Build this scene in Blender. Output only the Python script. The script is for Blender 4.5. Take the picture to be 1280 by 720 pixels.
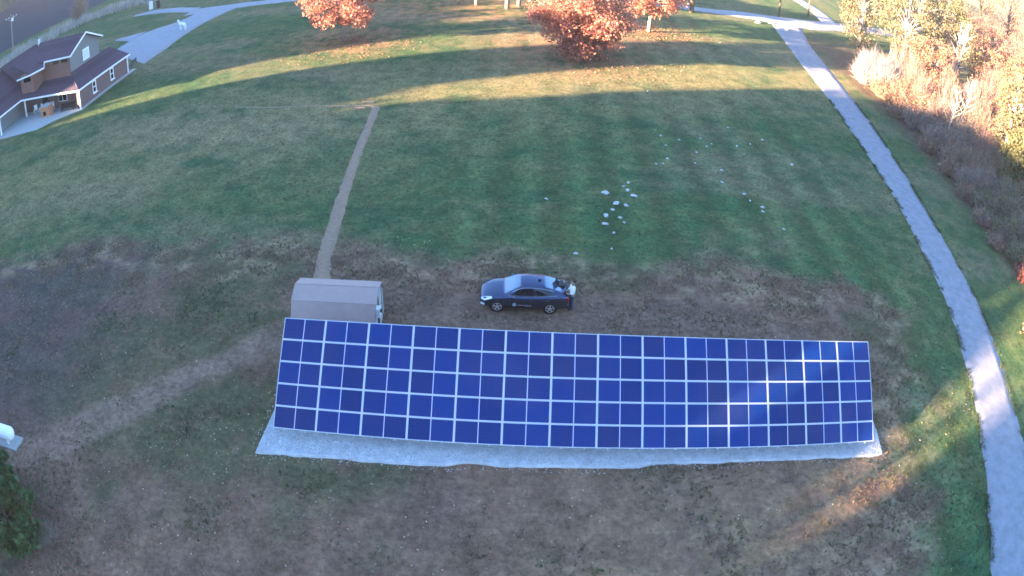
import bpy, math, random
import numpy as np
from mathutils import Vector, Matrix, Euler

for o in list(bpy.data.objects):
    bpy.data.objects.remove(o, do_unlink=True)
scene = bpy.context.scene
COL = scene.collection
R = math.radians

# ------------------------------------------------------------------ camera
# drone with a wide fisheye lens, 22 m up, looking north and down
cam_d = bpy.data.cameras.new('camera')
cam = bpy.data.objects.new('camera', cam_d)
COL.objects.link(cam)
scene.camera = cam
cam.matrix_world = Matrix(((0.998136, -0.061029, 0.0, 0.0),
                           (0.035372, 0.578519, -0.814902, 0.0),
                           (0.049732, 0.813383, 0.579599, 22.39),
                           (0, 0, 0, 1)))
cam_d.clip_start = 0.1
cam_d.clip_end = 9000
cam_d.lens = 25.2
cam_d.sensor_fit = 'HORIZONTAL'
cam_d.sensor_width = 36.0
cam_d.sensor_height = 20.25
cam_d.type = 'PANO'
for k, v in (('panorama_type', 'FISHEYE_LENS_POLYNOMIAL'), ('fisheye_fov', R(170)),
             ('fisheye_polynomial_k0', 0.0), ('fisheye_polynomial_k1', -0.03914014841643041),
             ('fisheye_polynomial_k2', -0.0002011138505592799), ('fisheye_polynomial_k3', 1.4223108446197793e-05),
             ('fisheye_polynomial_k4', -8.664892686351838e-07)):
    if hasattr(cam_d, k):
        setattr(cam_d, k, v)
    else:
        setattr(cam_d.cycles, k, v)

# ------------------------------------------------------------------ sky, sun, exposure
SUN_EL = 10.0
SHADOW_DIR = R(26)                       # shadows run east-north-east
w = bpy.data.worlds.new('World')
scene.world = w
w.use_nodes = True
nt = w.node_tree
bg = nt.nodes['Background']
sky = nt.nodes.new('ShaderNodeTexSky')
sky.sky_type = 'NISHITA'
sky.sun_disc = False
sky.sun_elevation = R(SUN_EL)
sky.sun_rotation = R(244)
sky.altitude = 200
sky.air_density = 1.0
sky.dust_density = 0.1
sky.ozone_density = 3.6
nt.links.new(sky.outputs[0], bg.inputs[0])
bg.inputs[1].default_value = 0.07
sun_d = bpy.data.lights.new('sun', 'SUN')
sun_d.energy = 5.0
sun_d.angle = R(0.55)
sun_d.color = (1.0, 0.72, 0.47)
sun = bpy.data.objects.new('sun', sun_d)
COL.objects.link(sun)
sd = Vector((math.cos(SHADOW_DIR), math.sin(SHADOW_DIR), -math.tan(R(SUN_EL))))
sun.rotation_euler = sd.to_track_quat('-Z', 'Y').to_euler()
scene.cycles.filter_width = 1.6          # soft small-sensor video optics
vs = scene.view_settings
vs.view_transform = 'Standard'
vs.look = 'None'
vs.exposure = 4.12
vs.gamma = 1.0
vs.use_curve_mapping = False

# ------------------------------------------------------------------ helpers
def tag(o, label=None, cat=None, group=None, kind=None):
    if label: o['label'] = label
    if cat: o['category'] = cat
    if group: o['group'] = group
    if kind: o['kind'] = kind
    return o

def empty(name, loc=(0, 0, 0), rz=0.0):
    o = bpy.data.objects.new(name, None)
    o.empty_display_size = 0.3
    COL.objects.link(o)
    o.location = loc
    o.rotation_euler = (0, 0, rz)
    return o

def link(name, me, mat=None, parent=None):
    o = bpy.data.objects.new(name, me)
    COL.objects.link(o)
    if parent: o.parent = parent
    if mat and not me.materials: me.materials.append(mat)
    return o

def np_mesh(name, V, F, smooth=False):
    """V (n,3); F (m,k) integer array with constant k."""
    V = np.asarray(V, np.float32); F = np.asarray(F, np.int32)
    me = bpy.data.meshes.new(name)
    m, k = F.shape
    me.vertices.add(len(V)); me.vertices.foreach_set('co', V.ravel())
    me.loops.add(m * k); me.loops.foreach_set('vertex_index', F.ravel())
    me.polygons.add(m)
    me.polygons.foreach_set('loop_start', np.arange(0, m * k, k, dtype=np.int32))
    me.polygons.foreach_set('loop_total', np.full(m, k, np.int32))
    if smooth: me.polygons.foreach_set('use_smooth', np.ones(m, bool))
    me.update(calc_edges=True)
    return me

class MB:
    def __init__(s): s.v = []; s.f = []
    def add(s, vs, fs):
        b = len(s.v); s.v += [tuple(p) for p in vs]; s.f += [tuple(i + b for i in f) for f in fs]; return s
    def box(s, c, d, rz=0.0, rx=0.0):
        M = Matrix.Rotation(rz, 3, 'Z') @ Matrix.Rotation(rx, 3, 'X')
        P = [Vector(c) + M @ Vector((x * d[0] / 2, y * d[1] / 2, z * d[2] / 2)) for x in (-1, 1) for y in (-1, 1) for z in (-1, 1)]
        return s.add(P, [(0, 1, 3, 2), (4, 6, 7, 5), (0, 4, 5, 1), (2, 3, 7, 6), (0, 2, 6, 4), (1, 5, 7, 3)])
    def tube(s, pts, rad, n=8, cap=True):
        pts = [Vector(p) for p in pts]
        if not hasattr(rad, '__len__'): rad = [rad] * len(pts)
        rings = []
        for i, p in enumerate(pts):
            d = (pts[min(i + 1, len(pts) - 1)] - pts[max(i - 1, 0)]).normalized()
            a = d.orthogonal().normalized() if abs(d.z) < .95 else Vector((1, 0, 0)) - d * d.x
            a.normalize(); b = d.cross(a)
            rings.append([p + (a * math.cos(2 * math.pi * j / n) + b * math.sin(2 * math.pi * j / n)) * rad[i] for j in range(n)])
        vs = [p for r in rings for p in r]; fs = []
        for i in range(len(pts) - 1):
            for j in range(n):
                fs.append((i * n + j, i * n + (j + 1) % n, (i + 1) * n + (j + 1) % n, (i + 1) * n + j))
        if cap: fs += [tuple(reversed(range(n))), tuple(range((len(pts) - 1) * n, len(pts) * n))]
        return s.add(vs, fs)
    def lathe(s, c, axis, prof, n=16):
        """prof: (distance along axis, radius)"""
        A = Vector(axis).normalized(); a = A.orthogonal().normalized(); b = A.cross(a)
        vs = []
        for t, r in prof:
            for j in range(n):
                th = 2 * math.pi * j / n
                vs.append(Vector(c) + A * t + (a * math.cos(th) + b * math.sin(th)) * r)
        fs = []
        for i in range(len(prof) - 1):
            for j in range(n):
                fs.append((i * n + j, i * n + (j + 1) % n, (i + 1) * n + (j + 1) % n, (i + 1) * n + j))
        fs += [tuple(reversed(range(n))), tuple(range((len(prof) - 1) * n, len(prof) * n))]
        return s.add(vs, fs)
    def slab(s, poly, thick):
        """a flat polygon given by 3-D points, thickened straight down"""
        n = len(poly)
        vs = [Vector(p) for p in poly] + [Vector(p) - Vector((0, 0, thick)) for p in poly]
        fs = [tuple(range(n)), tuple(reversed(range(n, 2 * n)))] + [(i, i + n, (i + 1) % n + n, (i + 1) % n) for i in range(n)]
        return s.add(vs, fs)
    def mesh(s, name, smooth=False, bevel=0):
        me = bpy.data.meshes.new(name)
        me.from_pydata([tuple(p) for p in s.v], [], s.f)
        me.validate(); me.update()
        if smooth:
            for p in me.polygons: p.use_smooth = True
        return me
    def build(s, name, mat, parent=None, smooth=False):
        return link(name, s.mesh(name, smooth), mat, parent)

def copy_tree(o, parent=None):
    c = o.copy(); COL.objects.link(c); c.parent = parent
    for ch in list(o.children): copy_tree(ch, c)
    return c

# value noise in numpy
def vnoise(x, y, seed=0):
    xi = np.floor(x).astype(np.int64); yi = np.floor(y).astype(np.int64)
    fx = x - xi; fy = y - yi
    fx = fx * fx * (3 - 2 * fx); fy = fy * fy * (3 - 2 * fy)
    def h(a, b):
        n = (a * 374761393 + b * 668265263 + seed * 144665) & 0x7fffffff
        n = ((n ^ (n >> 13)) * 1274126177) & 0x7fffffff
        return ((n ^ (n >> 16)) & 0xffff) / 65535.0
    return (h(xi, yi) * (1 - fx) + h(xi + 1, yi) * fx) * (1 - fy) + (h(xi, yi + 1) * (1 - fx) + h(xi + 1, yi + 1) * fx) * fy
def fbm(x, y, seed=0, oct=4):
    a = 0; s = 0; amp = 1.0
    for i in range(oct):
        a = a + amp * vnoise(x * 2 ** i + 17.3 * i, y * 2 ** i - 9.1 * i, seed + i); s += amp; amp *= .55
    return a / s
def sstep(a, b, x):
    t = np.clip((x - a) / (b - a), 0, 1); return t * t * (3 - 2 * t)
def poly_sdf(px, py, poly):
    """signed distance, positive inside"""
    d = np.full(px.shape, 1e18); inside = np.zeros(px.shape, bool)
    n = len(poly)
    for i in range(n):
        ax, ay = poly[i]; bx, by = poly[(i + 1) % n]
        ex, ey = bx - ax, by - ay
        t = np.clip(((px - ax) * ex + (py - ay) * ey) / (ex * ex + ey * ey + 1e-12), 0, 1)
        d = np.minimum(d, (px - ax - t * ex) ** 2 + (py - ay - t * ey) ** 2)
        if ay != by:
            c = ((ay > py) != (by > py)) & (px < (bx - ax) * (py - ay) / (by - ay) + ax)
            inside ^= c
    return np.where(inside, 1, -1) * np.sqrt(d)
def line_dist(px, py, pts):
    d = np.full(px.shape, 1e18)
    for (ax, ay), (bx, by) in zip(pts, pts[1:]):
        ex, ey = bx - ax, by - ay
        t = np.clip(((px - ax) * ex + (py - ay) * ey) / (ex * ex + ey * ey + 1e-12), 0, 1)
        d = np.minimum(d, (px - ax - t * ex) ** 2 + (py - ay - t * ey) ** 2)
    return np.sqrt(d)
def smooth_line(pts, step=0.6):
    """Catmull-Rom through the points"""
    P = [np.array(p, float) for p in pts]
    P = [2 * P[0] - P[1]] + P + [2 * P[-1] - P[-2]]
    out = []
    for i in range(1, len(P) - 2):
        n = max(2, int(np.linalg.norm(P[i + 1] - P[i]) / step))
        for j in range(n):
            t = j / n
            out.append(.5 * ((2 * P[i]) + (-P[i - 1] + P[i + 1]) * t + (2 * P[i - 1] - 5 * P[i] + 4 * P[i + 1] - P[i + 2]) * t * t + (-P[i - 1] + 3 * P[i] - 3 * P[i + 1] + P[i + 2]) * t ** 3))
    out.append(P[-2])
    return np.array(out)

# ------------------------------------------------------------------ materials
def mat(name, col, rough=.8, metal=0.0, spec=.3, noise=0.0, scale=6.0, bump=0.0, island=0.0, coord='Object', trans=0.0, hue=0.0, coat=0.0):
    """plain procedural material: base colour with noise mottling, per-piece variation and fine relief"""
    m = bpy.data.materials.new(name); m.use_nodes = True
    t = m.node_tree; b = t.nodes['Principled BSDF']
    b.inputs['Roughness'].default_value = rough; b.inputs['Metallic'].default_value = metal
    b.inputs['Specular IOR Level'].default_value = spec
    if coat:
        b.inputs['Coat Weight'].default_value = coat; b.inputs['Coat Roughness'].default_value = .05
    if trans:
        b.inputs['Transmission Weight'].default_value = 0
    rgb = t.nodes.new('ShaderNodeRGB'); rgb.outputs[0].default_value = (*col, 1)
    out = rgb.outputs[0]
    if noise or bump:
        tc = t.nodes.new('ShaderNodeTexCoord')
        nz = t.nodes.new('ShaderNodeTexNoise'); nz.inputs['Scale'].default_value = scale; nz.inputs['Detail'].default_value = 6; nz.inputs['Roughness'].default_value = .65
        t.links.new(tc.outputs[coord], nz.inputs['Vector'])
    if noise:
        mr = t.nodes.new('ShaderNodeMapRange'); mr.inputs['From Min'].default_value = .25; mr.inputs['From Max'].default_value = .75
        mr.inputs['To Min'].default_value = 1 - noise; mr.inputs['To Max'].default_value = 1 + noise
        t.links.new(nz.outputs['Fac'], mr.inputs['Value'])
        mx = t.nodes.new('ShaderNodeVectorMath'); mx.operation = 'SCALE'
        t.links.new(out, mx.inputs[0]); t.links.new(mr.outputs[0], mx.inputs['Scale']); out = mx.outputs[0]
    if island or hue:
        ge = t.nodes.new('ShaderNodeNewGeometry')
        hs = t.nodes.new('ShaderNodeHueSaturation')
        mv = t.nodes.new('ShaderNodeMapRange'); mv.inputs['To Min'].default_value = 1 - island; mv.inputs['To Max'].default_value = 1 + island
        t.links.new(ge.outputs['Random Per Island'], mv.inputs['Value']); t.links.new(mv.outputs[0], hs.inputs['Value'])
        if hue:
            m1 = t.nodes.new('ShaderNodeMath'); m1.operation = 'MULTIPLY'; m1.inputs[1].default_value = 7.31
            m2 = t.nodes.new('ShaderNodeMath'); m2.operation = 'FRACT'
            mh = t.nodes.new('ShaderNodeMapRange'); mh.inputs['To Min'].default_value = .5 - hue; mh.inputs['To Max'].default_value = .5 + hue
            t.links.new(ge.outputs['Random Per Island'], m1.inputs[0]); t.links.new(m1.outputs[0], m2.inputs[0]); t.links.new(m2.outputs[0], mh.inputs['Value']); t.links.new(mh.outputs[0], hs.inputs['Hue'])
        t.links.new(out, hs.inputs['Color']); out = hs.outputs[0]
    t.links.new(out, b.inputs['Base Color'])
    if bump:
        bp = t.nodes.new('ShaderNodeBump'); bp.inputs['Strength'].default_value = bump; bp.inputs['Distance'].default_value = .05
        t.links.new(nz.outputs['Fac'], bp.inputs['Height']); t.links.new(bp.outputs[0], b.inputs['Normal'])
    if trans:                                            # thin leaves let some light through
        tr = t.nodes.new('ShaderNodeBsdfTranslucent'); ms = t.nodes.new('ShaderNodeMixShader'); ms.inputs[0].default_value = trans
        t.links.new(out, tr.inputs['Color'])
        t.links.new(b.outputs[0], ms.inputs[1]); t.links.new(tr.outputs[0], ms.inputs[2])
        t.links.new(ms.outputs[0], t.nodes['Material Output'].inputs['Surface'])
    return m

M = {}
def defm(k, *a, **kw): M[k] = mat(k, *a, **kw)
defm('gravel', (.225, .22, .245), rough=.95, noise=.26, scale=1.4, bump=.12)
defm('drive', (.24, .245, .275), rough=.9, noise=.12, scale=.6, bump=.2)
defm('limestone', (.44, .43, .45), rough=.95, noise=.3, scale=2.2, bump=.7)
defm('stone', (.44, .43, .43), rough=.9, noise=.2, scale=8, bump=.3, island=.25)
defm('dirt', (.275, .175, .12), rough=1, noise=.25, scale=4, bump=.6)
defm('alu', (.55, .57, .60), rough=.45, metal=.2, spec=.5)
defm('steel', (.42, .43, .45), rough=.5, metal=.8)
defm('backsheet', (.55, .6, .72), rough=.5)
defm('shed_roof', (.38, .265, .235), rough=.75, noise=.08, scale=2.5, bump=.1)
defm('shed_wall', (.36, .35, .36), rough=.8, noise=.06, scale=5)
defm('white', (.75, .75, .76), rough=.55, noise=.04)
defm('dark', (.015, .015, .018), rough=.5)
defm('carpaint', (.048, .072, .14), rough=.22, metal=.9, spec=.5, coat=.3)
defm('glass', (.006, .008, .012), rough=.04, spec=.6)
defm('windscreen', (.22, .26, .33), rough=.05, metal=.75)
defm('rubber', (.012, .012, .013), rough=.85)
defm('rim', (.6, .61, .63), rough=.3, metal=.7)
defm('chrome', (.8, .8, .82), rough=.12, metal=1)
defm('lamp', (.75, .78, .8), rough=.15, spec=.8)
defm('tail', (.35, .02, .02), rough=.2, spec=.8)
defm('skin', (.45, .27, .2), rough=.6)
defm('shirt', (.78, .76, .75), rough=.9, noise=.05)
defm('jeans', (.035, .05, .11), rough=.9, noise=.15, scale=30)
defm('hair', (.02, .014, .01), rough=.7)
defm('tank', (.8, .8, .8), rough=.35, noise=.03)
defm('concrete', (.34, .34, .34), rough=.9, noise=.15, scale=6, bump=.2)
defm('house_wall', (.15, .10, .095), rough=.85, noise=.1, scale=3)
defm('house_wall_upper', (.20, .105, .085), rough=.85, noise=.12, scale=3)
defm('house_gable', (.16, .165, .17), rough=.85, noise=.06, scale=3)
defm('shingle', (.055, .036, .055), rough=.9, noise=.2, scale=5, bump=.3, island=.18)
defm('brick', (.5, .22, .12), rough=.85, noise=.15, scale=4, island=.2)
defm('pole_wood', (.22, .2, .18), rough=.9, noise=.2, scale=4)
defm('bark', (.10, .075, .055), rough=.95, noise=.3, scale=5, bump=.5)
defm('bark_pale', (.24, .19, .155), rough=.9, noise=.3, scale=4, bump=.4)
defm('birch', (.34, .30, .27), rough=.8, noise=.3, scale=3)
defm('leaf_orange', (.38, .165, .12), rough=.6, island=.55, hue=.022, trans=.48)
defm('leaf_rust', (.25, .135, .085), rough=.7, island=.45, hue=.03, trans=.3)
defm('leaf_gold', (.17, .14, .075), rough=.6, island=.5, hue=.035, trans=.35)
defm('leaf_olive', (.11, .11, .045), rough=.65, island=.5, hue=.03, trans=.3)
defm('leaf_green', (.045, .085, .03), rough=.55, island=.5, hue=.03, trans=.2)
defm('leaf_red', (.30, .07, .05), rough=.7, island=.45, hue=.02, trans=.3)
defm('twig_tan', (.22, .155, .115), rough=.9, island=.35, hue=.02)
defm('twig_pale', (.25, .205, .195), rough=.9, island=.3, hue=.02)
defm('twig_grey', (.22, .175, .15), rough=.9, island=.35)
defm('straw', (.215, .145, .095), rough=.9, island=.45, hue=.02)
defm('grass_blade', (.06, .085, .03), rough=.8, island=.5, hue=.03, trans=.2)
defm('litter', (.33, .26, .20), rough=.9, island=.5, hue=.02)
defm('reed', (.42, .38, .34), rough=.9, island=.35)
defm('wood_hill', (.05, .05, .03), rough=1, noise=.4, scale=.3)
defm('fur_white', (.75, .73, .7), rough=.9)
defm('dark_soil', (.02, .022, .034), rough=1, noise=.2, scale=.05)

# solar cells: blue polycrystalline silicon with fine bus bars under glass
def cell_material():
    m = bpy.data.materials.new('solar_cells'); m.use_nodes = True
    t = m.node_tree; b = t.nodes['Principled BSDF']
    tc = t.nodes.new('ShaderNodeTexCoord'); sp = t.nodes.new('ShaderNodeSeparateXYZ')
    t.links.new(tc.outputs['Object'], sp.inputs[0])
    def lines(ch, period, width):
        a = t.nodes.new('ShaderNodeMath'); a.operation = 'DIVIDE'; a.inputs[1].default_value = period
        f = t.nodes.new('ShaderNodeMath'); f.operation = 'FRACT'
        l = t.nodes.new('ShaderNodeMath'); l.operation = 'LESS_THAN'; l.inputs[1].default_value = width
        t.links.new(sp.outputs[ch], a.inputs[0]); t.links.new(a.outputs[0], f.inputs[0]); t.links.new(f.outputs[0], l.inputs[0])
        return l.outputs[0]
    gx = lines(0, .15, .03); gy = lines(1, .15, .04); by = lines(1, .05, .05)
    mx = t.nodes.new('ShaderNodeMath'); mx.operation = 'MAXIMUM'; t.links.new(gx, mx.inputs[0]); t.links.new(gy, mx.inputs[1])
    b2 = t.nodes.new('ShaderNodeMath'); b2.operation = 'MULTIPLY'; b2.inputs[1].default_value = .5; t.links.new(by, b2.inputs[0])
    mm = t.nodes.new('ShaderNodeMath'); mm.operation = 'MAXIMUM'; t.links.new(mx.outputs[0], mm.inputs[0]); t.links.new(b2.outputs[0], mm.inputs[1])
    nz = t.nodes.new('ShaderNodeTexNoise'); nz.inputs['Scale'].default_value = 9; nz.inputs['Detail'].default_value = 3
    t.links.new(tc.outputs['Object'], nz.inputs['Vector'])
    oi = t.nodes.new('ShaderNodeObjectInfo')
    ra = t.nodes.new('ShaderNodeMapRange'); ra.inputs['To Min'].default_value = .78; ra.inputs['To Max'].default_value = 1.25
    t.links.new(oi.outputs['Random'], ra.inputs['Value'])
    c1 = t.nodes.new('ShaderNodeMixRGB'); c1.inputs[1].default_value = (.001, .022, .122, 1); c1.inputs[2].default_value = (.001, .029, .155, 1)
    t.links.new(nz.outputs['Fac'], c1.inputs[0])
    sc = t.nodes.new('ShaderNodeVectorMath'); sc.operation = 'SCALE'; t.links.new(c1.outputs[0], sc.inputs[0]); t.links.new(ra.outputs[0], sc.inputs['Scale'])
    c2 = t.nodes.new('ShaderNodeMixRGB'); c2.inputs[2].default_value = (.022, .05, .18, 1)
    t.links.new(mm.outputs[0], c2.inputs[0]); t.links.new(sc.outputs[0], c2.inputs[1])
    t.links.new(c2.outputs[0], b.inputs['Base Color'])
    geo = t.nodes.new('ShaderNodeNewGeometry'); dn = t.nodes.new('ShaderNodeTexNoise'); dn.inputs['Scale'].default_value = .22; dn.inputs['Detail'].default_value = 5
    t.links.new(geo.outputs['Position'], dn.inputs['Vector'])
    dm = t.nodes.new('ShaderNodeMapRange'); dm.inputs['From Min'].default_value = .50; dm.inputs['From Max'].default_value = .72; dm.inputs['To Min'].default_value = 0; dm.inputs['To Max'].default_value = .16
    t.links.new(dn.outputs['Fac'], dm.inputs['Value'])
    c3 = t.nodes.new('ShaderNodeMixRGB'); c3.inputs[2].default_value = (.12, .09, .12, 1)      # dust film, its patches also painting in a reflected sheen
    t.links.new(dm.outputs[0], c3.inputs[0]); t.links.new(c2.outputs[0], c3.inputs[1]); t.links.new(c3.outputs[0], b.inputs['Base Color'])
    b.inputs['Roughness'].default_value = .2; b.inputs['Specular IOR Level'].default_value = .12
    return m
M['cells'] = cell_material()

# ------------------------------------------------------------------ ground
SOIL = [(-60, 24), (-46, 28), (-38, 30.5), (-31, 33), (-23.8, 34.4), (-14.9, 33.9), (-10.5, 34.8), (-2, 35.2), (4.6, 35.4), (12.3, 34.8), (22, 34.2), (26.0, 32.0), (24.6, 27), (21.6, 22.1), (20.4, 16.5), (17.5, 11), (14, -4), (-60, -8)]
TRENCH = [(-12.9, 57.6), (-12.6, 53.6), (-12.15, 46.5), (-11.5, 39.2), (-10.85, 32.7), (-10.3, 30.4)]
TRACK = [(-9.5, 28.0), (-12.0, 25.6), (-16.7, 21.0), (-20.3, 17.4), (-23.3, 15.2), (-32, 10)]
PATH_L = [(16.5, -6), (20, 2), (23.0, 10.9), (24.2, 14.9), (25.8, 19.3), (27.2, 23.8), (28.6, 28.4), (29.9, 33.7), (30.9, 40.0), (32.3, 47.9), (33.6, 57.9), (35.4, 71.7), (37.3, 87.8), (39.5, 103), (41.2, 113.5)]
PATH_R = [(20.8, -7), (24, 1.5), (26.7, 9.5), (28.2, 13.9), (29.9, 19.3), (31.0, 23.7), (32.3, 28.4), (33.5, 34.0), (34.4, 40.6), (35.7, 48.8), (37.5, 59.3), (39.8, 73.8), (42.2, 90.3), (44.4, 103), (47.5, 115)]

def ticks(segs):
    out = []
    for a, b, st in segs: out += list(np.arange(a, b, st))
    return np.array(out + [segs[-1][1]])
far = [160, 240, 400, 800, 1800, 5000]
xt = np.concatenate([-np.array(far[::-1], float), ticks([(-112, -45, 1.1), (-45, 48, .36), (48, 112, 1.1)]), np.array(far, float)])
yt = np.concatenate([-np.array([3000, 1000, 300, 100, 40, 15], float), ticks([(-6, 2, 1.0), (2, 60, .36), (60, 136, .75)]), np.array(far, float)])
GX, GY = np.meshgrid(xt, yt)
gx, gy = GX.ravel(), GY.ravel()

def soil_mask(x, y):
    d = poly_sdf(x, y, SOIL) + (fbm(x * .16, y * .16, 3) - .5) * 5.5 + (fbm(x * .9, y * .9, 9) - .5) * 2.2
    return sstep(-1.4, 1.6, d), d
sm, sdist = soil_mask(gx, gy)
n1 = fbm(gx * .07, gy * .07, 21); n2 = fbm(gx * .35, gy * .35, 31); n3 = fbm(gx * 1.3, gy * 1.3, 41)
def mix(a, b, t): return a * (1 - t[:, None]) + b * t[:, None]
C = np.array
grass = mix(C([[.029, .066, .028]]), C([[.060, .086, .031]]), sstep(.25, .75, n2 * .5 + n3 * .5))
na = fbm(gx * .055, gy * .15, 22)
dryleft = np.exp(-((gx + 27) / 16) ** 2 - ((gy - 51) / 8) ** 2)
grass = mix(grass, C([[.140, .110, .064]]), np.clip(sstep(.40, .72, na * .62 + n2 * .13 + n3 * .25) * .8 + dryleft * sstep(.1, .7, n2) * .75, 0, 1))           # thin, yellowed turf
grass = grass * (1 + .20 * np.sin(gx * 1.75 + .4 * np.sin(gy * .05)) * sstep(-8, 0, gx) * sstep(30, 24, gx))[:, None]                      # mower stripes
streak_tint = np.exp(-((gy - (63 + .42 * gx)) / 11) ** 2)                                           # sun streak across the lawn, painted in as a yellow tint
grass = mix(grass, C([[.17, .135, .062]]), streak_tint * sstep(.1, .7, n2) * .75)
underleaf = sstep(13, 4, np.hypot(gx - 5, gy - 78)) + sstep(11, 3, np.hypot(gx + 21, gy - 80)) + sstep(14, 4, np.hypot(gx - 14, gy - 92)) + sstep(24, 8, np.hypot(gx + 8, (gy - 100) * 1.6))
grass = mix(grass, C([[.24, .135, .075]]), np.clip(underleaf, 0, 1) * sstep(.3, .6, n3) * .6)      # fallen leaves
soil = mix(C([[.172, .105, .074]]), C([[.138, .088, .067]]), sstep(.35, .65, n2))
soil = mix(soil, C([[.058, .074, .036]]), sstep(.50, .68, fbm(gx * .14 + 5, gy * .14, 51)) * .75)  # weeds
soil = mix(soil, C([[.195, .130, .090]]), sstep(.55, .75, n3) * .45)
soil = mix(soil, C([[.062, .054, .060]]), sstep(-15, -27, gx + (n1 - .5) * 8) * .7)  # soil darkened toward the west, left-edge vignette put into the colour
rust = np.exp(-((gy - (10.5 + .44 * gx)) / 3.6) ** 2) * sstep(-8, 6, gx)  # rusty soil tint, also painting in part of the low sun streak
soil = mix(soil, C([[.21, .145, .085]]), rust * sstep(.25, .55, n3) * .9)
straw_band = np.exp(-((sdist - 1.2) / 2.0) ** 2)
soil = mix(soil, C([[.25, .185, .12]]), straw_band * sstep(.42, .62, n3) * .8)
tr = sstep(1.5, .5, line_dist(gx, gy, TRACK) + (n2 - .5) * 1.2)
soil = mix(soil, C([[.185, .128, .098]]), tr * .85)
yard = sstep(0, 1.5, poly_sdf(gx, gy, [(-11, 23), (-12, 31.5), (2, 32.0), (14, 31.0), (22, 28), (20, 23)]) + (n2 - .5) * 2)
soil = mix(soil, C([[.145, .100, .078]]), yard * .7)
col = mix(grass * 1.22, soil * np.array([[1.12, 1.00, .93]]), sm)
verge = sstep(40.5, 43.5, gx - (gy - 40) * .04 + (n2 - .5) * 3) * sstep(20, 30, gy)                 # leaf litter under the wood
col = mix(col, C([[.115, .080, .055]]), verge * sstep(120, 95, gy))
V = np.stack([gx, gy, np.where(np.abs(gx) < 200, -.03 * sm * n3, 0)], 1)
ny, nx = GX.shape
idx = np.arange(nx * ny).reshape(ny, nx)
F = np.stack([idx[:-1, :-1], idx[:-1, 1:], idx[1:, 1:], idx[1:, :-1]], -1).reshape(-1, 4)
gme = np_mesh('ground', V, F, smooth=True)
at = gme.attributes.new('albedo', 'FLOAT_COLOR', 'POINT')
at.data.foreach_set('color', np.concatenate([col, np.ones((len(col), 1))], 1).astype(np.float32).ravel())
at2 = gme.attributes.new('soil', 'FLOAT', 'POINT'); at2.data.foreach_set('value', sm.astype(np.float32))

def ground_material():
    m = bpy.data.materials.new('turf_and_soil'); m.use_nodes = True
    t = m.node_tree; b = t.nodes['Principled BSDF']
    b.inputs['Roughness'].default_value = 1; b.inputs['Specular IOR Level'].default_value = .05
    a = t.nodes.new('ShaderNodeAttribute'); a.attribute_name = 'albedo'
    tc = t.nodes.new('ShaderNodeTexCoord')
    def noise(s, d=5, r=.6):
        n = t.nodes.new('ShaderNodeTexNoise'); n.inputs['Scale'].default_value = s; n.inputs['Detail'].default_value = d; n.inputs['Roughness'].default_value = r
        t.links.new(tc.outputs['Object'], n.inputs['Vector']); return n.outputs['Fac']
    fine = noise(3.2, 7, .78); mid = noise(.8, 5)
    def mr(src, lo, hi, f0=.3, f1=.7):
        n = t.nodes.new('ShaderNodeMapRange'); n.inputs['From Min'].default_value = f0; n.inputs['From Max'].default_value = f1
        n.inputs['To Min'].default_value = lo; n.inputs['To Max'].default_value = hi; t.links.new(src, n.inputs['Value']); return n.outputs[0]
    mul = t.nodes.new('ShaderNodeMath'); mul.operation = 'MULTIPLY'
    t.links.new(mr(fine, .58, 1.42), mul.inputs[0]); t.links.new(mr(mid, .72, 1.28), mul.inputs[1])
    sc = t.nodes.new('ShaderNodeVectorMath'); sc.operation = 'SCALE'
    t.links.new(a.outputs['Color'], sc.inputs[0]); t.links.new(mul.outputs[0], sc.inputs['Scale'])
    t.links.new(sc.outputs[0], b.inputs['Base Color'])
    bp = t.nodes.new('ShaderNodeBump'); bp.inputs['Strength'].default_value = .55; bp.inputs['Distance'].default_value = .06
    t.links.new(fine, bp.inputs['Height']); t.links.new(bp.outputs[0], b.inputs['Normal'])
    return m
ground = link('ground', gme, ground_material())
tag(ground, 'mown green lawn with a patch of bare brown soil', None, None, 'structure')

def ribbon(name, L, Rr, z, m, label, jitter=.12, seed=5, crown=.03, across=6):
    A = smooth_line(L, .5); B = smooth_line(Rr, .5)
    n = max(len(A), len(B))
    def res(P):
        s = np.concatenate([[0], np.cumsum(np.linalg.norm(np.diff(P, axis=0), axis=1))])
        u = np.linspace(0, s[-1], n); return np.stack([np.interp(u, s, P[:, 0]), np.interp(u, s, P[:, 1])], 1)
    A, B = res(A), res(B)
    D = B - A; D /= np.linalg.norm(D, axis=1)[:, None]
    A = A - D * ((fbm(A[:, 0] * .8, A[:, 1] * .8, seed) - .5) * jitter * 4)[:, None]
    B = B + D * ((fbm(B[:, 0] * .8, B[:, 1] * .8, seed + 3) - .5) * jitter * 4)[:, None]
    rows = []
    for j in range(across + 1):
        u = j / across
        P = A * (1 - u) + B * u
        rows.append(np.concatenate([P, np.full((n, 1), z + crown * (1 - (2 * u - 1) ** 2))], 1))
    # edges dip into the turf
    rows = [np.concatenate([A - D * .05, np.full((n, 1), -.05)], 1)] + rows + [np.concatenate([B + D * .05, np.full((n, 1), -.05)], 1)]
    k = len(rows)
    V = np.stack(rows, 1).reshape(-1, 3)
    I = np.arange(n * k).reshape(n, k)
    F = np.stack([I[:-1, :-1], I[:-1, 1:], I[1:, 1:], I[1:, :-1]], -1).reshape(-1, 4)
    o = link(name, np_mesh(name, V, F, smooth=True), m)
    return tag(o, label, None, None, 'structure')

ribbon('path', PATH_L, PATH_R, .012, M['gravel'], 'pale gravel path curving along the wood')
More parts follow.
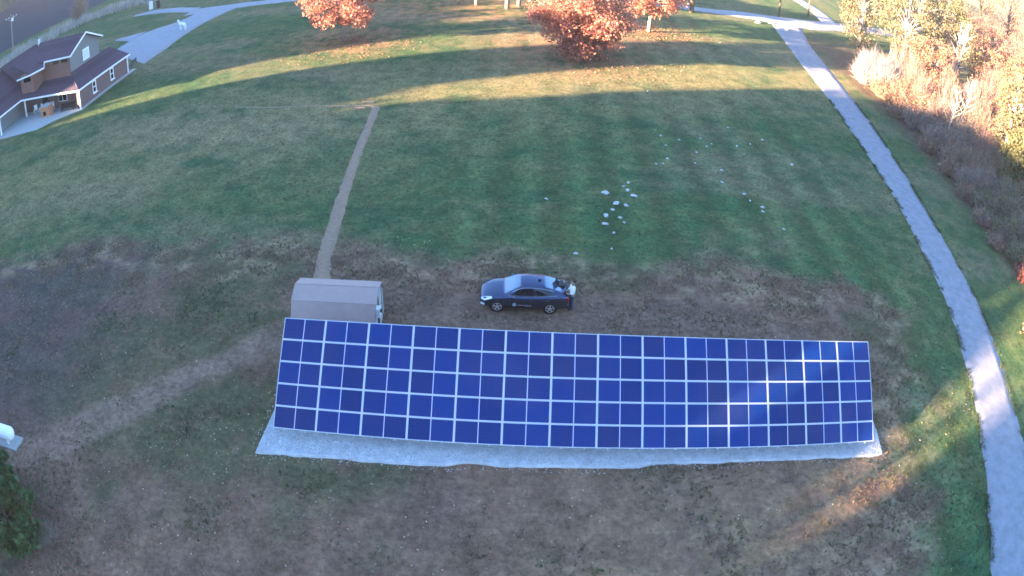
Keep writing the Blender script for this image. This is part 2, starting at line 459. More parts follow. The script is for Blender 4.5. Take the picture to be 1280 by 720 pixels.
# public road far behind the trees, with the branch to the north
ribbon('road', [(-57, 103.2), (-47, 104.6), (-38, 106.2), (-20, 109.5), (5, 111.5), (27.5, 112.6), (36, 113.6), (44, 114.2), (52, 116.5), (60, 122), (75, 131), (95, 142)],
       [(-56, 107.6), (-47, 108.4), (-38, 109.6), (-20, 113), (5, 115.5), (27.5, 116.0), (36, 118.6), (44, 120.8), (52, 124), (60, 128.5), (75, 137), (95, 148)], .024, M['drive'], 'pale road running behind the orange trees', jitter=.15)
ribbon('road', [(56.5, 125), (58.5, 140), (57, 160), (52, 200)], [(60.5, 124.5), (62.5, 140), (61, 160), (56, 200)], .036, M['drive'], 'narrow pale road branching off northward')
# driveway and turning area beside the house
ribbon('driveway', [(-60.3, 84), (-60.2, 92), (-58.6, 95.6), (-56.2, 98), (-54.8, 102), (-55, 106)], [(-48.9, 76), (-48.8, 82), (-49.2, 89), (-49.0, 96), (-48, 101.5), (-47, 104.9)], .048, M['drive'], 'broad pale driveway beside the brown house', jitter=.1)
ribbon('driveway', [(-72.5, 109.8), (-67, 109.2), (-61.5, 107.4), (-56, 105.0)], [(-72, 111.2), (-68, 112.4), (-62.5, 111.2), (-56, 108.4)], .060, M['drive'], 'curved pale drive around a grass island')
ribbon('driveway', [(-65.0, 92.2), (-60.4, 90.0)], [(-64.8, 92.9), (-60.0, 95.0)], .040, M['drive'], 'pale tapering spur of the driveway behind the house', jitter=.03)

# backfilled cable trench across the lawn
def trench():
    P = smooth_line(TRENCH, .35); n = len(P)
    T = np.gradient(P, axis=0); T /= np.linalg.norm(T, axis=1)[:, None]; N = np.stack([-T[:, 1], T[:, 0]], 1)
    rows = []
    rg = np.random.default_rng(4)
    hw = .42 + .12 * np.linspace(0, 1, n) ** 2
    for j, u in enumerate((-1, -.7, -.25, .2, .65, 1)):
        wob = (fbm(P[:, 0] * 1.3 + j * 7, P[:, 1] * 1.3, 60 + j) - .5) * .35
        z = (-.04, .05, .10, .10, .05, -.04)[j] + (rg.random(n) - .5) * (.05 if 0 < j < 5 else 0)
        Q = P + N * (u * hw + wob)[:, None]
        rows.append(np.concatenate([Q, z[:, None] if hasattr(z, 'shape') else np.full((n, 1), z)], 1))
    k = len(rows); V = np.stack(rows, 1).reshape(-1, 3); I = np.arange(n * k).reshape(n, k)
    F = np.stack([I[:-1, :-1], I[:-1, 1:], I[1:, 1:], I[1:, :-1]], -1).reshape(-1, 4)
    tag(link('dirt_strip', np_mesh('dirt_strip', V, F), M['dirt']), 'narrow bare earth strip running up the lawn from the shed', None, None, 'structure')
trench()
def scrape():
    P = smooth_line([(-27, 58.0), (-23, 57.6), (-19.7, 57.8), (-16, 57.8), (-13.2, 58.0)], .4); n = len(P)
    rows = []
    for j, u in enumerate((-.14, 0, .14)):
        wob = (fbm(P[:, 0] * 1.7 + j * 7, P[:, 1], 80 + j) - .5) * .22
        rows.append(np.stack([P[:, 0], P[:, 1] + u + wob, np.full(n, (-.02, .05, -.02)[j])], 1))
    V = np.stack(rows, 1).reshape(-1, 3); I = np.arange(n * 3).reshape(n, 3)
    F = np.stack([I[:-1, :-1], I[:-1, 1:], I[1:, 1:], I[1:, :-1]], -1).reshape(-1, 4)
    tag(link('dirt_strip', np_mesh('dirt_strip', V, F), M['dirt']), 'thin pale scrape of earth crossing the lawn', None, None, 'structure')
scrape()

# dark ploughed field beyond the reeds, far upper left
mb = MB(); mb.slab([(-118, 84, .02), (-104, 122, .02), (-92, 155, .02), (-160, 320, .02), (-420, 320, .02), (-420, 84, .02)], .05)
tag(mb.build('field', M['dark_soil']), 'dark field beyond the reeds and pole', None, None, 'structure')

# wooded rise to the west whose shadow covers the lawn at sunset; its crest is shaped so that gaps let the sun streaks through
def hill():
    d = np.array([math.cos(SHADOW_DIR), math.sin(SHADOW_DIR)]); nrm = np.array([-d[1], d[0]])
    s = np.concatenate([np.arange(-160, -10, .8), np.arange(-10, 13.8, .1), np.arange(13.8, 15, .04), np.arange(15, 22, .1), np.arange(22, 110, .25), np.arange(110, 420, .8)])
    prof_s = [-160, -20, 0, 5.0, 7.5, 11.0, 12.3, 14.24, 14.34, 14.48, 14.58, 20, 35, 46, 53, 55.5, 58, 61, 63, 66, 71.3, 72.8, 77.0, 78.8, 92, 102, 110, 175, 240, 420]
    prof_h = [36, 36, 34, 28, 24.9, 24.9, 29.0, 30.0, 23.6, 23.6, 31,  38, 37, 35, 32, 23.5, 22.5, 23.0, 32, 32, 31, 17.0, 16.5, 25.0, 26.0, 28, 30, 32, 38, 40]
    H = np.interp(s, prof_s, prof_h)
    H = H + (fbm(s * .45, s * 0, 70) - .5) * 3.0 * (1 - np.exp(-((s - 14.4) / 1.5) ** 2)) + (fbm(s * 1.9, s * 0, 75) - .5) * 1.6 * (1 - np.exp(-((s - 14.4) / .6) ** 2)) + (fbm(s * 3.4, s * 0, 76, 2) - .5) * (1.6 + 8 * np.exp(-((s - 8.5) / 2.8) ** 2)) * (1 - np.exp(-((s - 14.4) / .6) ** 2))
    off = np.array([-40, -22, -9, -3, 0, 3, 9, 22]); sh = np.array([0, .45, .8, .97, 1.0, .95, .7, 0])
    rows = []
    for o_, k_ in zip(off, sh):
        wob = (fbm(s * .3, s * 0 + o_, 90) - .5) * 2
        P = d[None, :] * (-112 + o_ + wob[:, None] * (k_ > .5)) + nrm[None, :] * s[:, None]
        rows.append(np.concatenate([P, (H * k_ * (1 + (k_ < .96) * (fbm(s * .5, s * 0 + o_, 95) - .5) * .2))[:, None] - .2 * (k_ == 0)], 1))
    V = np.stack(rows, 1).reshape(-1, 3); k = len(rows); n = len(s); I = np.arange(n * k).reshape(n, k)
    F = np.stack([I[:-1, :-1], I[:-1, 1:], I[1:, 1:], I[1:, :-1]], -1).reshape(-1, 4)
    tag(link('hill', np_mesh('hill', V, F), M['wood_hill']), 'wooded rise to the west of the lawn', None, None, 'structure')
hill()

# low wooded hills on the far horizon
def far_hills():
    a = np.radians(np.arange(-60, 75, .35)); n = len(a)
    rows = []
    for r0, k_ in ((520, 0), (600, .55), (700, .9), (800, 1.0), (1000, .3)):
        z = (34 + 16 * fbm(a * 9, a * 0 + 3, 44) + 7 * (fbm(a * 90, a * 0 + k_, 45) - .5)) * k_
        rr = r0 + 60 * (fbm(a * 7, a * 0 + r0, 46) - .5)
        rows.append(np.stack([np.sin(a) * rr, np.cos(a) * rr, z - .3 * (k_ == 0)], 1))
    V = np.stack(rows, 1).reshape(-1, 3); k = len(rows); I = np.arange(n * k).reshape(n, k)
    F = np.stack([I[:-1, :-1], I[:-1, 1:], I[1:, 1:], I[1:, :-1]], -1).reshape(-1, 4)
    hm_ = mat('far_wood', (.16, .10, .065), rough=1, noise=.45, scale=.06)
    tag(link('hills', np_mesh('hills', V, F), hm_), 'low wooded hills far behind the road', None, None, 'structure')
far_hills()

# ------------------------------------------------------------------ solar array
AX, AY, AYAW, ATILT, AZ = 3.84, 19.4866, 0.02293, R(35), 0.75
PW, PH = 1.94143, 0.98187
arr = empty('solar_array', (AX, AY, 0), AYAW)
tag(arr, 'long tilted blue solar array of five rows on a white gravel bed', 'solar array')
tilt_M = Matrix.Translation((0, 0, AZ)) @ Matrix.Rotation(ATILT, 4, 'X')
fw, fh, lip, th = 1.912, 0.960, .028, .04
def panel_frame():
    m = MB()
    m.box((0, -fh / 2 + lip / 2, 0), (fw, lip, th)); m.box((0, fh / 2 - lip / 2, 0), (fw, lip, th))
    m.box((-fw / 2 + lip / 2, 0, 0), (lip, fh - 2 * lip, th)); m.box((fw / 2 - lip / 2, 0, 0), (lip, fh - 2 * lip, th))
    return m.mesh('solar_panel')
def cell_half():
    m = MB(); m.box((0, 0, 0), (fw / 2 - lip - .017, fh - 2 * lip - .004, .012)); return m.mesh('cell_sheet')
def back():
    m = MB(); m.box((0, 0, 0), (.05, fh - 2 * lip - .004, .008)); return m.mesh('centre_strip')
fm, cm, bm_ = panel_frame(), cell_half(), back()
fm.materials.append(M['alu']); cm.materials.append(M['cells']); bm_.materials.append(M['backsheet'])
rng = np.random.default_rng(8)
for r in range(5):
    for c in range(14):
        p = link('solar_panel', fm, None, arr)
        wob = (rng.random(3) - .5) * .006
        p.matrix_local = tilt_M @ Matrix.Translation(((c - 6.5) * PW, (r + .5) * PH, 0)) @ Euler((wob[0], wob[1], 0)).to_matrix().to_4x4()
        for s_ in (-1, 1):
            h = link('cell_sheet', cm, None, p); h.location = (s_ * ((fw / 2 - lip) / 2 + .009), 0, .008)
        h = link('centre_strip', bm_, None, p); h.location = (0, 0, .005)
# rails up the slope under every panel column, with their ends showing below the low edge
rail = MB(); rail.box((0, 5 * PH / 2 - .05, 0), (.05, 5 * PH, .05)); rail_me = rail.mesh('rail'); rail_me.materials.append(M['alu'])
for c in range(14):
    for dx in (-.48, .48):
        o = link('rail', rail_me, None, arr); o.matrix_local = tilt_M @ Matrix.Translation(((c - 6.5) * PW + dx, 0, -.055))
join = MB(); join.box((0, 5 * PH / 2, 0), (.05, 5 * PH, .02)); join_me = join.mesh('joint_strip'); join_me.materials.append(M['alu'])
for c in range(13):
    o = link('joint_strip', join_me, None, arr); o.matrix_local = tilt_M @ Matrix.Translation(((c - 6) * PW, 0, -.012))
jr = MB(); jr.box((0, 0, 0), (14 * PW - .05, .04, .02)); jr_me = jr.mesh('joint_strip'); jr_me.materials.append(M['alu'])
for r in range(1, 5):
    o = link('joint_strip', jr_me, None, arr); o.matrix_local = tilt_M @ Matrix.Translation((0, r * PH, -.038))
pm = MB()
for yy in (.6, 4.2):
    b_ = MB(); b_.box((0, 0, 0), (14 * PW - .2, .08, .1)); o = b_.build('beam', M['steel'], arr); o.matrix_local = tilt_M @ Matrix.Translation((0, yy, -.14))
for i in range(8):
    x = (i - 3.5) * 3.75
    for yy in (.6, 4.2):
        q = tilt_M @ Vector((x, yy, -.19))
        b_ = MB(); b_.tube([(x, q.y, -.3), (x, q.y, q.z)], .055, 8); b_.build('post', M['steel'], arr)
    a, b = tilt_M @ Vector((x + .08, .6, -.2)), tilt_M @ Vector((x + .08, 4.2, -.25))
    b_ = MB(); b_.tube([(x + .08, b.y, .3), (x + .08, (a.y + b.y) / 2, (a.z + b.z) / 2)], .03, 6); b_.build('brace', M['steel'], arr)

# gravel bed
def gravel_bed():
    front = smooth_line([(-10.45, 18.25), (-9.4, 18.35), (-7, 18.5), (-4.1, 18.62), (-2.2, 18.72), (-1.5, 18.92), (0.4, 18.92), (3, 19.02), (5.8, 19.15), (6.6, 19.32), (11.4, 19.5), (15, 19.52), (17.9, 19.5), (18.25, 19.75)], .3)
    front[:, 1] += (fbm(front[:, 0] * 1.4, front[:, 0] * 0, 11, 3) - .5) * .16
    back_ = smooth_line([(18.4, 21.1), (18.3, 26), (14, 25.6), (4, 25.2), (-6, 24.9), (-10.0, 24.8), (-10.25, 21.3)], .5)
    P = [tuple(p) for p in front] + [tuple(p) for p in back_]
    n = len(P); c = np.mean(P, axis=0)
    m = MB()
    m.add([(x, y, .10) for x, y in P] + [(x + (x - c[0]) * .004, y + (y - c[1]) * .02, -.06) for x, y in P],
          [tuple(range(n))] + [(i, i + n, (i + 1) % n + n, (i + 1) % n) for i in range(n)])
    return tag(m.build('gravel_bed', M['limestone']), 'white gravel bed under the solar array', None, None, 'structure'), P
bed, BEDP = gravel_bed()
def scatter_stones(name, pos, size, m, label, seed):
    rg = np.random.default_rng(seed); n = len(pos)
    base = np.array([[1, 0, 0], [-1, 0, 0], [0, 1, 0], [0, -1, 0], [0, 0, 1], [0, 0, -1]], float)
    fc = np.array([[0, 2, 4], [2, 1, 4], [1, 3, 4], [3, 0, 4], [2, 0, 5], [1, 2, 5], [3, 1, 5], [0, 3, 5]])
    S = size * (0.5 + rg.random((n, 1, 3)))
    J = base[None] * S * (1 + .35 * (rg.random((n, 6, 3)) - .5))
    a = rg.random(n) * 6.28; c, s = np.cos(a), np.sin(a)
    X = J[:, :, 0] * c[:, None] - J[:, :, 1] * s[:, None]; Y = J[:, :, 0] * s[:, None] + J[:, :, 1] * c[:, None]
    V = np.stack([X, Y, J[:, :, 2]], -1) + pos[:, None, :]
    F = (fc[None] + (np.arange(n) * 6)[:, None, None]).reshape(-1, 3)
    return tag(link(name, np_mesh(name, V.reshape(-1, 3), F), m), label, None, None, 'stuff')
rg = np.random.default_rng(12)
X = rg.uniform(-10.8, 18.7, 26000); Y = rg.uniform(17.9, 22.4, 26000)
d_ = poly_sdf(X, Y, BEDP); keep = (d_ > .04) | ((d_ > -.35) & (rg.random(len(X)) < .12)); X, Y = X[keep], Y[keep]; d_ = d_[keep]
scatter_stones('gravel', np.stack([X, Y, np.where(d_ > .04, .105, .01)], 1), .028, M['stone'], 'loose white stones on the gravel bed', 3)

# ------------------------------------------------------------------ shed behind the array
def shed():
    s = empty('shed', (-8.55, 27.35, 0), R(1.5))
    tag(s, 'small tan barn-roofed shed behind the corner of the solar array', 'shed')
    L = 2.12
    prof = [(-1.42, 1.38), (-.92, 2.10), (0, 2.42), (.92, 2.10), (1.42, 1.38)]
    w_ = MB()
    for x in (-L + .06, L - .06):
        pts = [(x, -1.34, 0), (x, 1.34, 0), (x, 1.34, 1.43), (x, .88, 2.06), (x, 0, 2.37), (x, -.88, 2.06), (x, -1.34, 1.43)]
        w_.add(pts, [tuple(range(7))])
    w_.add([(-L + .06, -1.34, 0), (L - .06, -1.34, 0), (L - .06, -1.34, 1.5), (-L + .06, -1.34, 1.5)], [(0, 1, 2, 3)])
    w_.add([(-L + .06, 1.34, 0), (L - .06, 1.34, 0), (L - .06, 1.34, 1.5), (-L + .06, 1.34, 1.5)], [(0, 3, 2, 1)])
    w_.build('wall', M['shed_wall'], s)
    for (y0, z0), (y1, z1) in zip(prof, prof[1:]):
        m = MB(); P = [(-L, y0, z0), (L, y0, z0), (L, y1, z1), (-L, y1, z1)]
        n_ = Vector((0, -(z1 - z0), y1 - y0)).normalized() * .035
        m.add([Vector(p) for p in P] + [Vector(p) + n_ for p in P], [(3, 2, 1, 0), (4, 5, 6, 7), (0, 1, 5, 4), (1, 2, 6, 5), (2, 3, 7, 6), (3, 0, 4, 7)])
        m.build('roof_slope', M['shed_roof'], s)
    m = MB(); m.tube([(-L, 0, 2.45), (L, 0, 2.45)], .035, 6); m.build('ridge_cap', M['shed_roof'], s)
    for y in (-.92, .92):
        m = MB(); m.box((0, y, 2.13), (2 * L - .04, .05, .03)); m.build('roof_seam', M['shed_roof'], s)
    # rake trim on both ends
    for x in (-L - .012, L + .012):
        m = MB(); m.tube([(x, y, z + .02) for y, z in prof], .035, 6); m.build('rake_trim', M['shed_roof'], s)
    m = MB(); m.box((L - .045, .35, .98), (.05, .86, 1.92)); d = m.build('door', M['concrete'], s)
    m = MB(); m.box((L - .008, .70, 1.0), (.04, .05, .14)); m.build('handle', M['dark'], d)
    for y in (-.10, .80):
        m = MB(); m.box((L - .012, y, .98), (.02, .05, 1.96)); m.build('door_edge', M['dark'], d)
    m = MB(); m.box((L + .06, -.62, 1.45), (.2, .34, .5)); b = m.build('meter_box', M['white'], s)
    m = MB(); m.lathe((L + .16, -.62, 1.53), (1, 0, 0), [(0, .10), (.06, .10), (.08, .07)], 12); m.build('meter', M['glass'], b)
    m = MB(); m.tube([(L + .03, -.62, 1.2), (L + .03, -.62, 0)], .035, 6); m.build('conduit', M['dark'], s)
    return s
shed()

# ------------------------------------------------------------------ car
def lerp_tab(x, tab):
    xs = [t[0] for t in tab]; return [float(np.interp(x, xs, [t[k] for t in tab])) for k in range(1, len(tab[0]))]
def car(loc, rz):
    root = empty('parked_car', loc, rz)
    tag(root, 'dark blue fastback car parked on bare soil behind the array', 'car')
    # x forward.   x, half width, bottom z, top (belt / hood / deck) z
    body = [(-2.25, .70, .42, .90), (-2.18, .80, .32, 1.00), (-2.0, .86, .24, 1.06), (-1.6, .89, .20, 1.05), (-.9, .90, .19, 1.0), (0, .90, .19, .97), (.9, .895, .19, .95), (1.3, .89, .19, .92), (1.7, .87, .20, .85), (2.0, .81, .22, .76), (2.17, .70, .26, .68), (2.25, .54, .34, .60)]
    xs = sorted(set([b[0] for b in body] + list(np.linspace(-2.2, 2.2, 23))))
    V = []; ring = 0
    for x in xs:
        hw, zb, zt = lerp_tab(x, body)
        half = [(0, zb), (hw * .86, zb), (hw * .97, zb + .10), (hw, zb + (zt - zb) * .42), (hw * .985, zb + (zt - zb) * .74), (hw * .93, zt - .03), (hw * .84, zt), (hw * .45, zt + .022), (0, zt + .03)]
        full = half + [(-y, z) for y, z in reversed(half[1:-1])]
        ring = len(full); V += [(x, y, z) for y, z in full]
    n = len(xs); Fc = []
    for i in range(n - 1):
        for j in range(ring): Fc.append((i * ring + j, (i + 1) * ring + j, (i + 1) * ring + (j + 1) % ring, i * ring + (j + 1) % ring))
    Fc += [tuple(range(ring)), tuple(reversed(range((n - 1) * ring, n * ring)))]
    m = MB(); m.add(V, Fc); m.build('body', M['carpaint'], root, smooth=True)
    # cabin
    def belt(x): hw, zb, zt = lerp_tab(x, body); return hw * .875, zt - .012
    roof = [(-2.02, 1.075, .60), (-1.75, 1.17, .60), (-1.2, 1.345, .59), (-.7, 1.42, .60), (-.2, 1.44, .61), (.15, 1.415, .61), (.45, 1.29, .65), (.8, 1.10, .72), (1.08, .955, .76)]
    xr = np.linspace(-2.02, 1.08, 26); V = []
    def sect(x):
        wb, zb = belt(x); zr, wr = lerp_tab(x, roof); wr = min(wr, wb - .02); zr = max(zr, zb + .02)
        return wb, zb, wr, zr
    def side(x, t, off=0.0):
        wb, zb, wr, zr = sect(x); z1 = zr - min(.05, (zr - zb) * .4)
        return (x, (wb * (1 - t) + wr * t) + off, zb * (1 - t) + z1 * t + off * .35)
    for x in xr:
        wb, zb, wr, zr = sect(x); z1 = zr - min(.05, (zr - zb) * .4)
        half = [(wb, zb - .03), (wb, zb), (wb * .5 + wr * .5 + .015, zb * .5 + z1 * .5), (wr, z1), (wr - .07, zr - .008), (wr * .5, zr + .012), (0, zr + .016)]
        V += [(x, y, z) for y, z in half] + [(x, -y, z) for y, z in reversed(half[:-1])]
    k = 13; Fc = []
    for i in range(len(xr) - 1):
        for j in range(k - 1): Fc.append((i * k + j, (i + 1) * k + j, (i + 1) * k + j + 1, i * k + j + 1))
    m = MB(); m.add(V, Fc); m.build('roof', M['carpaint'], root, smooth=True)
    # glazing just proud of the cabin
    def top_pane(x0, x1, inset, name):
        m = MB(); P = []
        X = np.linspace(x0, x1, 7)
        for x in X:
            wb, zb, wr, zr = sect(x); h = wr - inset
            for u in (-1, -.5, 0, .5, 1): P.append((x, h * u, zr + .016 - .012 * abs(u) + .012))
        m.add(P, [(i * 5 + j, (i + 1) * 5 + j, (i + 1) * 5 + j + 1, i * 5 + j + 1) for i in range(6) for j in range(4)])
        return m.build(name, M['windscreen'], root, smooth=True)
    top_pane(.22, 1.0, .055, 'windshield')
    top_pane(-1.86, -1.02, .07, 'rear_window')
    for s_ in (1, -1):
        for x0, x1, nm in ((-1.42, -.56, 'side_window'), (-.50, .46, 'side_window')):
            m = MB(); P = []; X = np.linspace(x0, x1, 7)
            for x in X:
                for t in (.10, .5, .90):
                    p = side(x, t, .022 if t == .5 else .010); P.append((p[0], p[1] * s_, p[2]))
            fs = [(i * 3 + j, (i + 1) * 3 + j, (i + 1) * 3 + j + 1, i * 3 + j + 1) for i in range(6) for j in range(2)]
            m.add(P, fs if s_ < 0 else [tuple(reversed(f)) for f in fs]); m.build(nm, M['glass'], root, smooth=True)
        m = MB(); m.tube([(x, side(x, 0, .018)[1] * s_, side(x, 0, 0)[2] + .02) for x in np.linspace(-1.7, .85, 10)], .014, 5); m.build('belt_trim', M['chrome'], root)
        m = MB(); m.tube([(x, side(x, .96, .012)[1] * s_, side(x, .96, 0)[2]) for x in np.linspace(-1.5, .62, 9)], .012, 5); m.build('roof_trim', M['chrome'], root)
        # door shut lines and handles
        for xd in (.72, -.53, -1.30):
            m = MB(); hw, zb, zt = lerp_tab(xd, body)
            m.tube([(xd, s_ * (hw * .975 + .004), zb + .12), (xd, s_ * (hw + .002), zb + (zt - zb) * .42), (xd, s_ * (hw * .985 + .003), zb + (zt - zb) * .74), (xd, s_ * (hw * .93 + .002), zt - .04)], .007, 4); m.build('door_gap', M['dark'], root)
        for xd in (-.36, -1.16):
            hw, zb, zt = lerp_tab(xd, body); m = MB(); m.box((xd, s_ * (hw * .985 + .014), zb + (zt - zb) * .76), (.17, .025, .025)); m.build('door_handle', M['chrome'], root)
        m = MB(); m.box((.62, s_ * .98, 1.0), (.10, .17, .11)); mi = m.build('wing_mirror', M['carpaint'], root)
        m = MB(); m.box((.565, s_ * .98, 1.0), (.012, .14, .085)); m.build('mirror_glass', M['chrome'], mi)
        # lights
        m = MB(); m.add([(2.02, s_ * .83, .62), (1.62, s_ * .868, .80), (1.66, s_ * .79, .875), (2.02, s_ * .66, .775), (2.20, s_ * .60, .66), (2.20, s_ * .64, .60)], [tuple(range(6))] if s_ < 0 else [tuple(reversed(range(6)))])
        h = m.build('headlight', M['lamp'], root)
        for v in h.data.vertices: v.co.y += s_ * .012; v.co.z += .012
        m = MB(); m.box((2.06, s_ * .66, .38), (.22, .24, .10), rz=s_ * -.5); m.build('fog_light', M['lamp'], root)
        m = MB(); m.box((-2.17, s_ * .70, .87), (.12, .26, .15), rz=s_ * .35); m.build('tail_light', M['tail'], root)
        m = MB(); m.box((-2.20, s_ * .62, .79), (.10, .18, .07), rz=s_ * .3); m.build('reflector', M['lamp'], root)
        for xw in (1.36, -1.33):
            hw = lerp_tab(xw, body)[0]
            m = MB(); m.lathe((xw, s_ * (hw - .22), .335), (0, s_, 0), [(0, .375), (.216, .375), (.224, .36)], 24); m.build('wheel_arch', M['dark'], root)
            wh = MB(); wh.lathe((xw, s_ * (hw - .20), .325), (0, s_, 0), [(0, .30), (.02, .325), (.19, .325), (.215, .30), (.218, .24)], 26)
            wo = wh.build('wheel', M['rubber'], root, smooth=True)
            rm = MB()
            rm.lathe((xw, s_ * (hw + .012), .325), (0, s_, 0), [(0, .235), (.012, .235), (.014, .205), (.004, .20)], 26)
            rm.lathe((xw, s_ * (hw + .012), .325), (0, s_, 0), [(0, .06), (.022, .055), (.026, .03)], 14)
            for q in range(5):
                a = q * 2 * math.pi / 5 + .3
                c_, n_ = Vector((math.cos(a), 0, math.sin(a))), Vector((-math.sin(a), 0, math.cos(a)))
                y = s_ * (hw + .026); o_ = Vector((xw, y, .325)); dn = Vector((0, -s_ * .02, 0))
                P = [o_ + c_ * .03 + n_ * .045, o_ + c_ * .03 - n_ * .045, o_ + c_ * .215 - n_ * .032, o_ + c_ * .215 + n_ * .032]
                rm.add(P + [p + dn for p in P], [(0, 1, 2, 3), (3, 2, 1, 0), (0, 4, 5, 1), (1, 5, 6, 2), (2, 6, 7, 3), (3, 7, 4, 0)])
            rm.build('rim', M['rim'], wo)
    m = MB(); m.box((2.19, 0, .50), (.12, .88, .14)); m.build('grille', M['chrome'], root)
    m = MB(); m.box((2.16, 0, .34), (.12, 1.0, .10)); m.build('lower_grille', M['dark'], root)
    m = MB(); m.box((-2.245, 0, .68), (.03, .5, .12)); m.build('number_plate', M['white'], root)
    m = MB(); m.tube([(-2.16, -.7, 1.045), (-2.18, 0, 1.06), (-2.16, .7, 1.045)], .02, 6); m.build('tail_spoiler', M['carpaint'], root)
    # round emblem and a line of lettering on the front door
    for s_ in (1, -1):
        hw = .905
        m = MB(); m.lathe((.50, s_ * hw, .50), (0, s_, 0), [(0, .10), (.006, .10), (.006, .075), (.0, .075)], 20); m.build('door_emblem', M['backsheet'], root)
        m = MB(); m.box((-.02, s_ * hw, .48), (.72, .008, .035)); m.box((-.22, s_ * hw, .42), (.34, .008, .022)); m.build('door_lettering', M['steel'], root)
    m = MB(); m.box((-.75, .0, 1.47), (.18, .04, .06)); m.build('roof_antenna', M['dark'], root)
    return root
car((0.64, 30.26, 0), math.pi + R(1.5))

# ------------------------------------------------------------------ person behind the car
def skin(name, verts, edges, radii, material, parent, sub=2):
    me = bpy.data.meshes.new(name); me.from_pydata(verts, edges, [])
    o = bpy.data.objects.new(name, me); COL.objects.link(o)
    o.modifiers.new('Skin', 'SKIN')
    if not me.skin_vertices:
        bpy.context.view_layer.update()
    sv = me.skin_vertices[0].data
    for i, r_ in enumerate(radii): sv[i].radius = (r_, r_) if not hasattr(r_, '__len__') else r_
    sv[0].use_root = True
    sm_ = o.modifiers.new('Sub', 'SUBSURF'); sm_.levels = sub; sm_.render_levels = sub
    dg = bpy.context.evaluated_depsgraph_get()
    ev = o.evaluated_get(dg); me2 = bpy.data.meshes.new_from_object(ev)
    bpy.data.objects.remove(o, do_unlink=True); me2.name = name
    me2.materials.clear(); me2.materials.append(material)
    for p in me2.polygons: p.use_smooth = True
    return link(name, me2, None, parent)

def person(loc, rz):
    root = empty('person', loc, rz)
    tag(root, 'person in white shirt and dark jeans standing behind the car boot', 'person')
    # faces +x; holds a dark hand controller in front of the waist
    v = [(0, 0, .95), (0, 0, 1.12), (0, 0, 1.30), (0, 0, 1.43), (.01, 0, 1.52), (.025, 0, 1.60), (.035, 0, 1.68), (.02, 0, 1.755)]
    r_ = [(.13, .16), (.115, .145), (.125, .17), (.10, .13), .058, .082, .10, .07]
    e = [(i, i + 1) for i in range(7)]
    def chain(start, pts, rad):
        prev = start
        for p, q in zip(pts, rad):
            v.append(p); r_.append(q); e.append((prev, len(v) - 1)); prev = len(v) - 1
        return prev
    for s_ in (1, -1):
        chain(0, [(0, s_ * .10, .88), (.02, s_ * .11, .50), (-.01, s_ * .12, .10), (.10, s_ * .125, .04), (.18, s_ * .13, .03)], [.10, .062, .045, .04, .03])
        w_ = chain(3, [(0, s_ * .20, 1.40), (.03, s_ * .26, 1.14), (.22, s_ * .16, 1.08), (.30, s_ * .12, 1.09)], [.06, .046, .035, .038])
        for k_ in range(4):
            chain(w_, [(.345, s_ * (.135 - .022 * k_), 1.10 + .004 * k_), (.375 - .008 * abs(k_ - 1), s_ * (.125 - .026 * k_), 1.085)], [.010, .009])
        chain(w_, [(.31, s_ * .075, 1.125), (.335, s_ * .06, 1.135)], [.011, .009])
    skin('body', v, e, r_, M['skin'], root)
    # shirt
    v = [(0, 0, .93), (0, 0, 1.12), (0, 0, 1.30), (0, 0, 1.445)]; r_ = [(.15, .185), (.14, .17), (.15, .195), (.10, .13)]; e = [(0, 1), (1, 2), (2, 3)]
    for s_ in (1, -1): chain(3, [(0, s_ * .205, 1.40), (.03, s_ * .265, 1.15), (.17, s_ * .19, 1.095)], [.075, .062, .05])
    skin('shirt', v, e, r_, M['shirt'], root)
    v = [(0, 0, .95), (0, 0, .88)]; r_ = [(.14, .175), (.13, .16)]; e = [(0, 1)]
    for s_ in (1, -1): chain(1, [(.005, s_ * .10, .78), (.02, s_ * .11, .50), (-.01, s_ * .12, .12), (-.01, s_ * .12, .07)], [.105, .08, .065, .068])
    skin('jeans', v, e, r_, M['jeans'], root)
    for s_ in (1, -1):
        v = [(-.05, s_ * .12, .055), (.06, s_ * .123, .055), (.20, s_ * .13, .04)]; skin('shoe', v, [(0, 1), (1, 2)], [.055, .06, .045], M['dark'], root, 1)
    v = [(-.02, 0, 1.66), (0, 0, 1.74), (.03, 0, 1.775), (-.05, 0, 1.70)]; skin('hair', v, [(0, 1), (1, 2), (0, 3)], [(.095, .10), (.10, .105), .06, .07], M['hair'], root)
    for s_ in (1, -1):
        m = MB(); m.lathe((.125, s_ * .035, 1.69), (1, 0, 0), [(0, .014), (.008, .010)], 8); m.build('eye', M['dark'], root)
        m = MB(); m.lathe((.03, s_ * .10, 1.665), (0, s_, 0), [(0, .03), (.015, .028), (.02, .015)], 8); m.build('ear', M['skin'], root)
    m = MB(); m.add([(.125, 0, 1.69), (.125, -.018, 1.645), (.125, .018, 1.645), (.158, 0, 1.65)], [(0, 1, 3), (0, 3, 2), (1, 2, 3), (0, 2, 1)]); m.build('nose', M['skin'], root)
    m = MB(); m.box((.118, 0, 1.615), (.012, .05, .012)); m.build('mouth', M['tail'], root)
    return root
person((3.10, 29.95, 0), R(196))
c_ = MB(); c_.box((0, 0, 0), (.12, .19, .04)); c_.box((.04, 0, .05), (.02, .17, .10))
for s_ in (1, -1): c_.tube([(-.02, s_ * .06, .02), (-.02, s_ * .06, .055)], .008, 6); c_.tube([(.05, s_ * .08, .02), (.07, s_ * .09, .16)], .006, 5)
rc = c_.build('hand_controller', M['dark']); rc.location = (3.10 - .345, 29.95 - .10, 1.10); rc.rotation_euler = (0, 0, R(196)); tag(rc, 'small black hand controller held by the person in white shirt', 'controller')
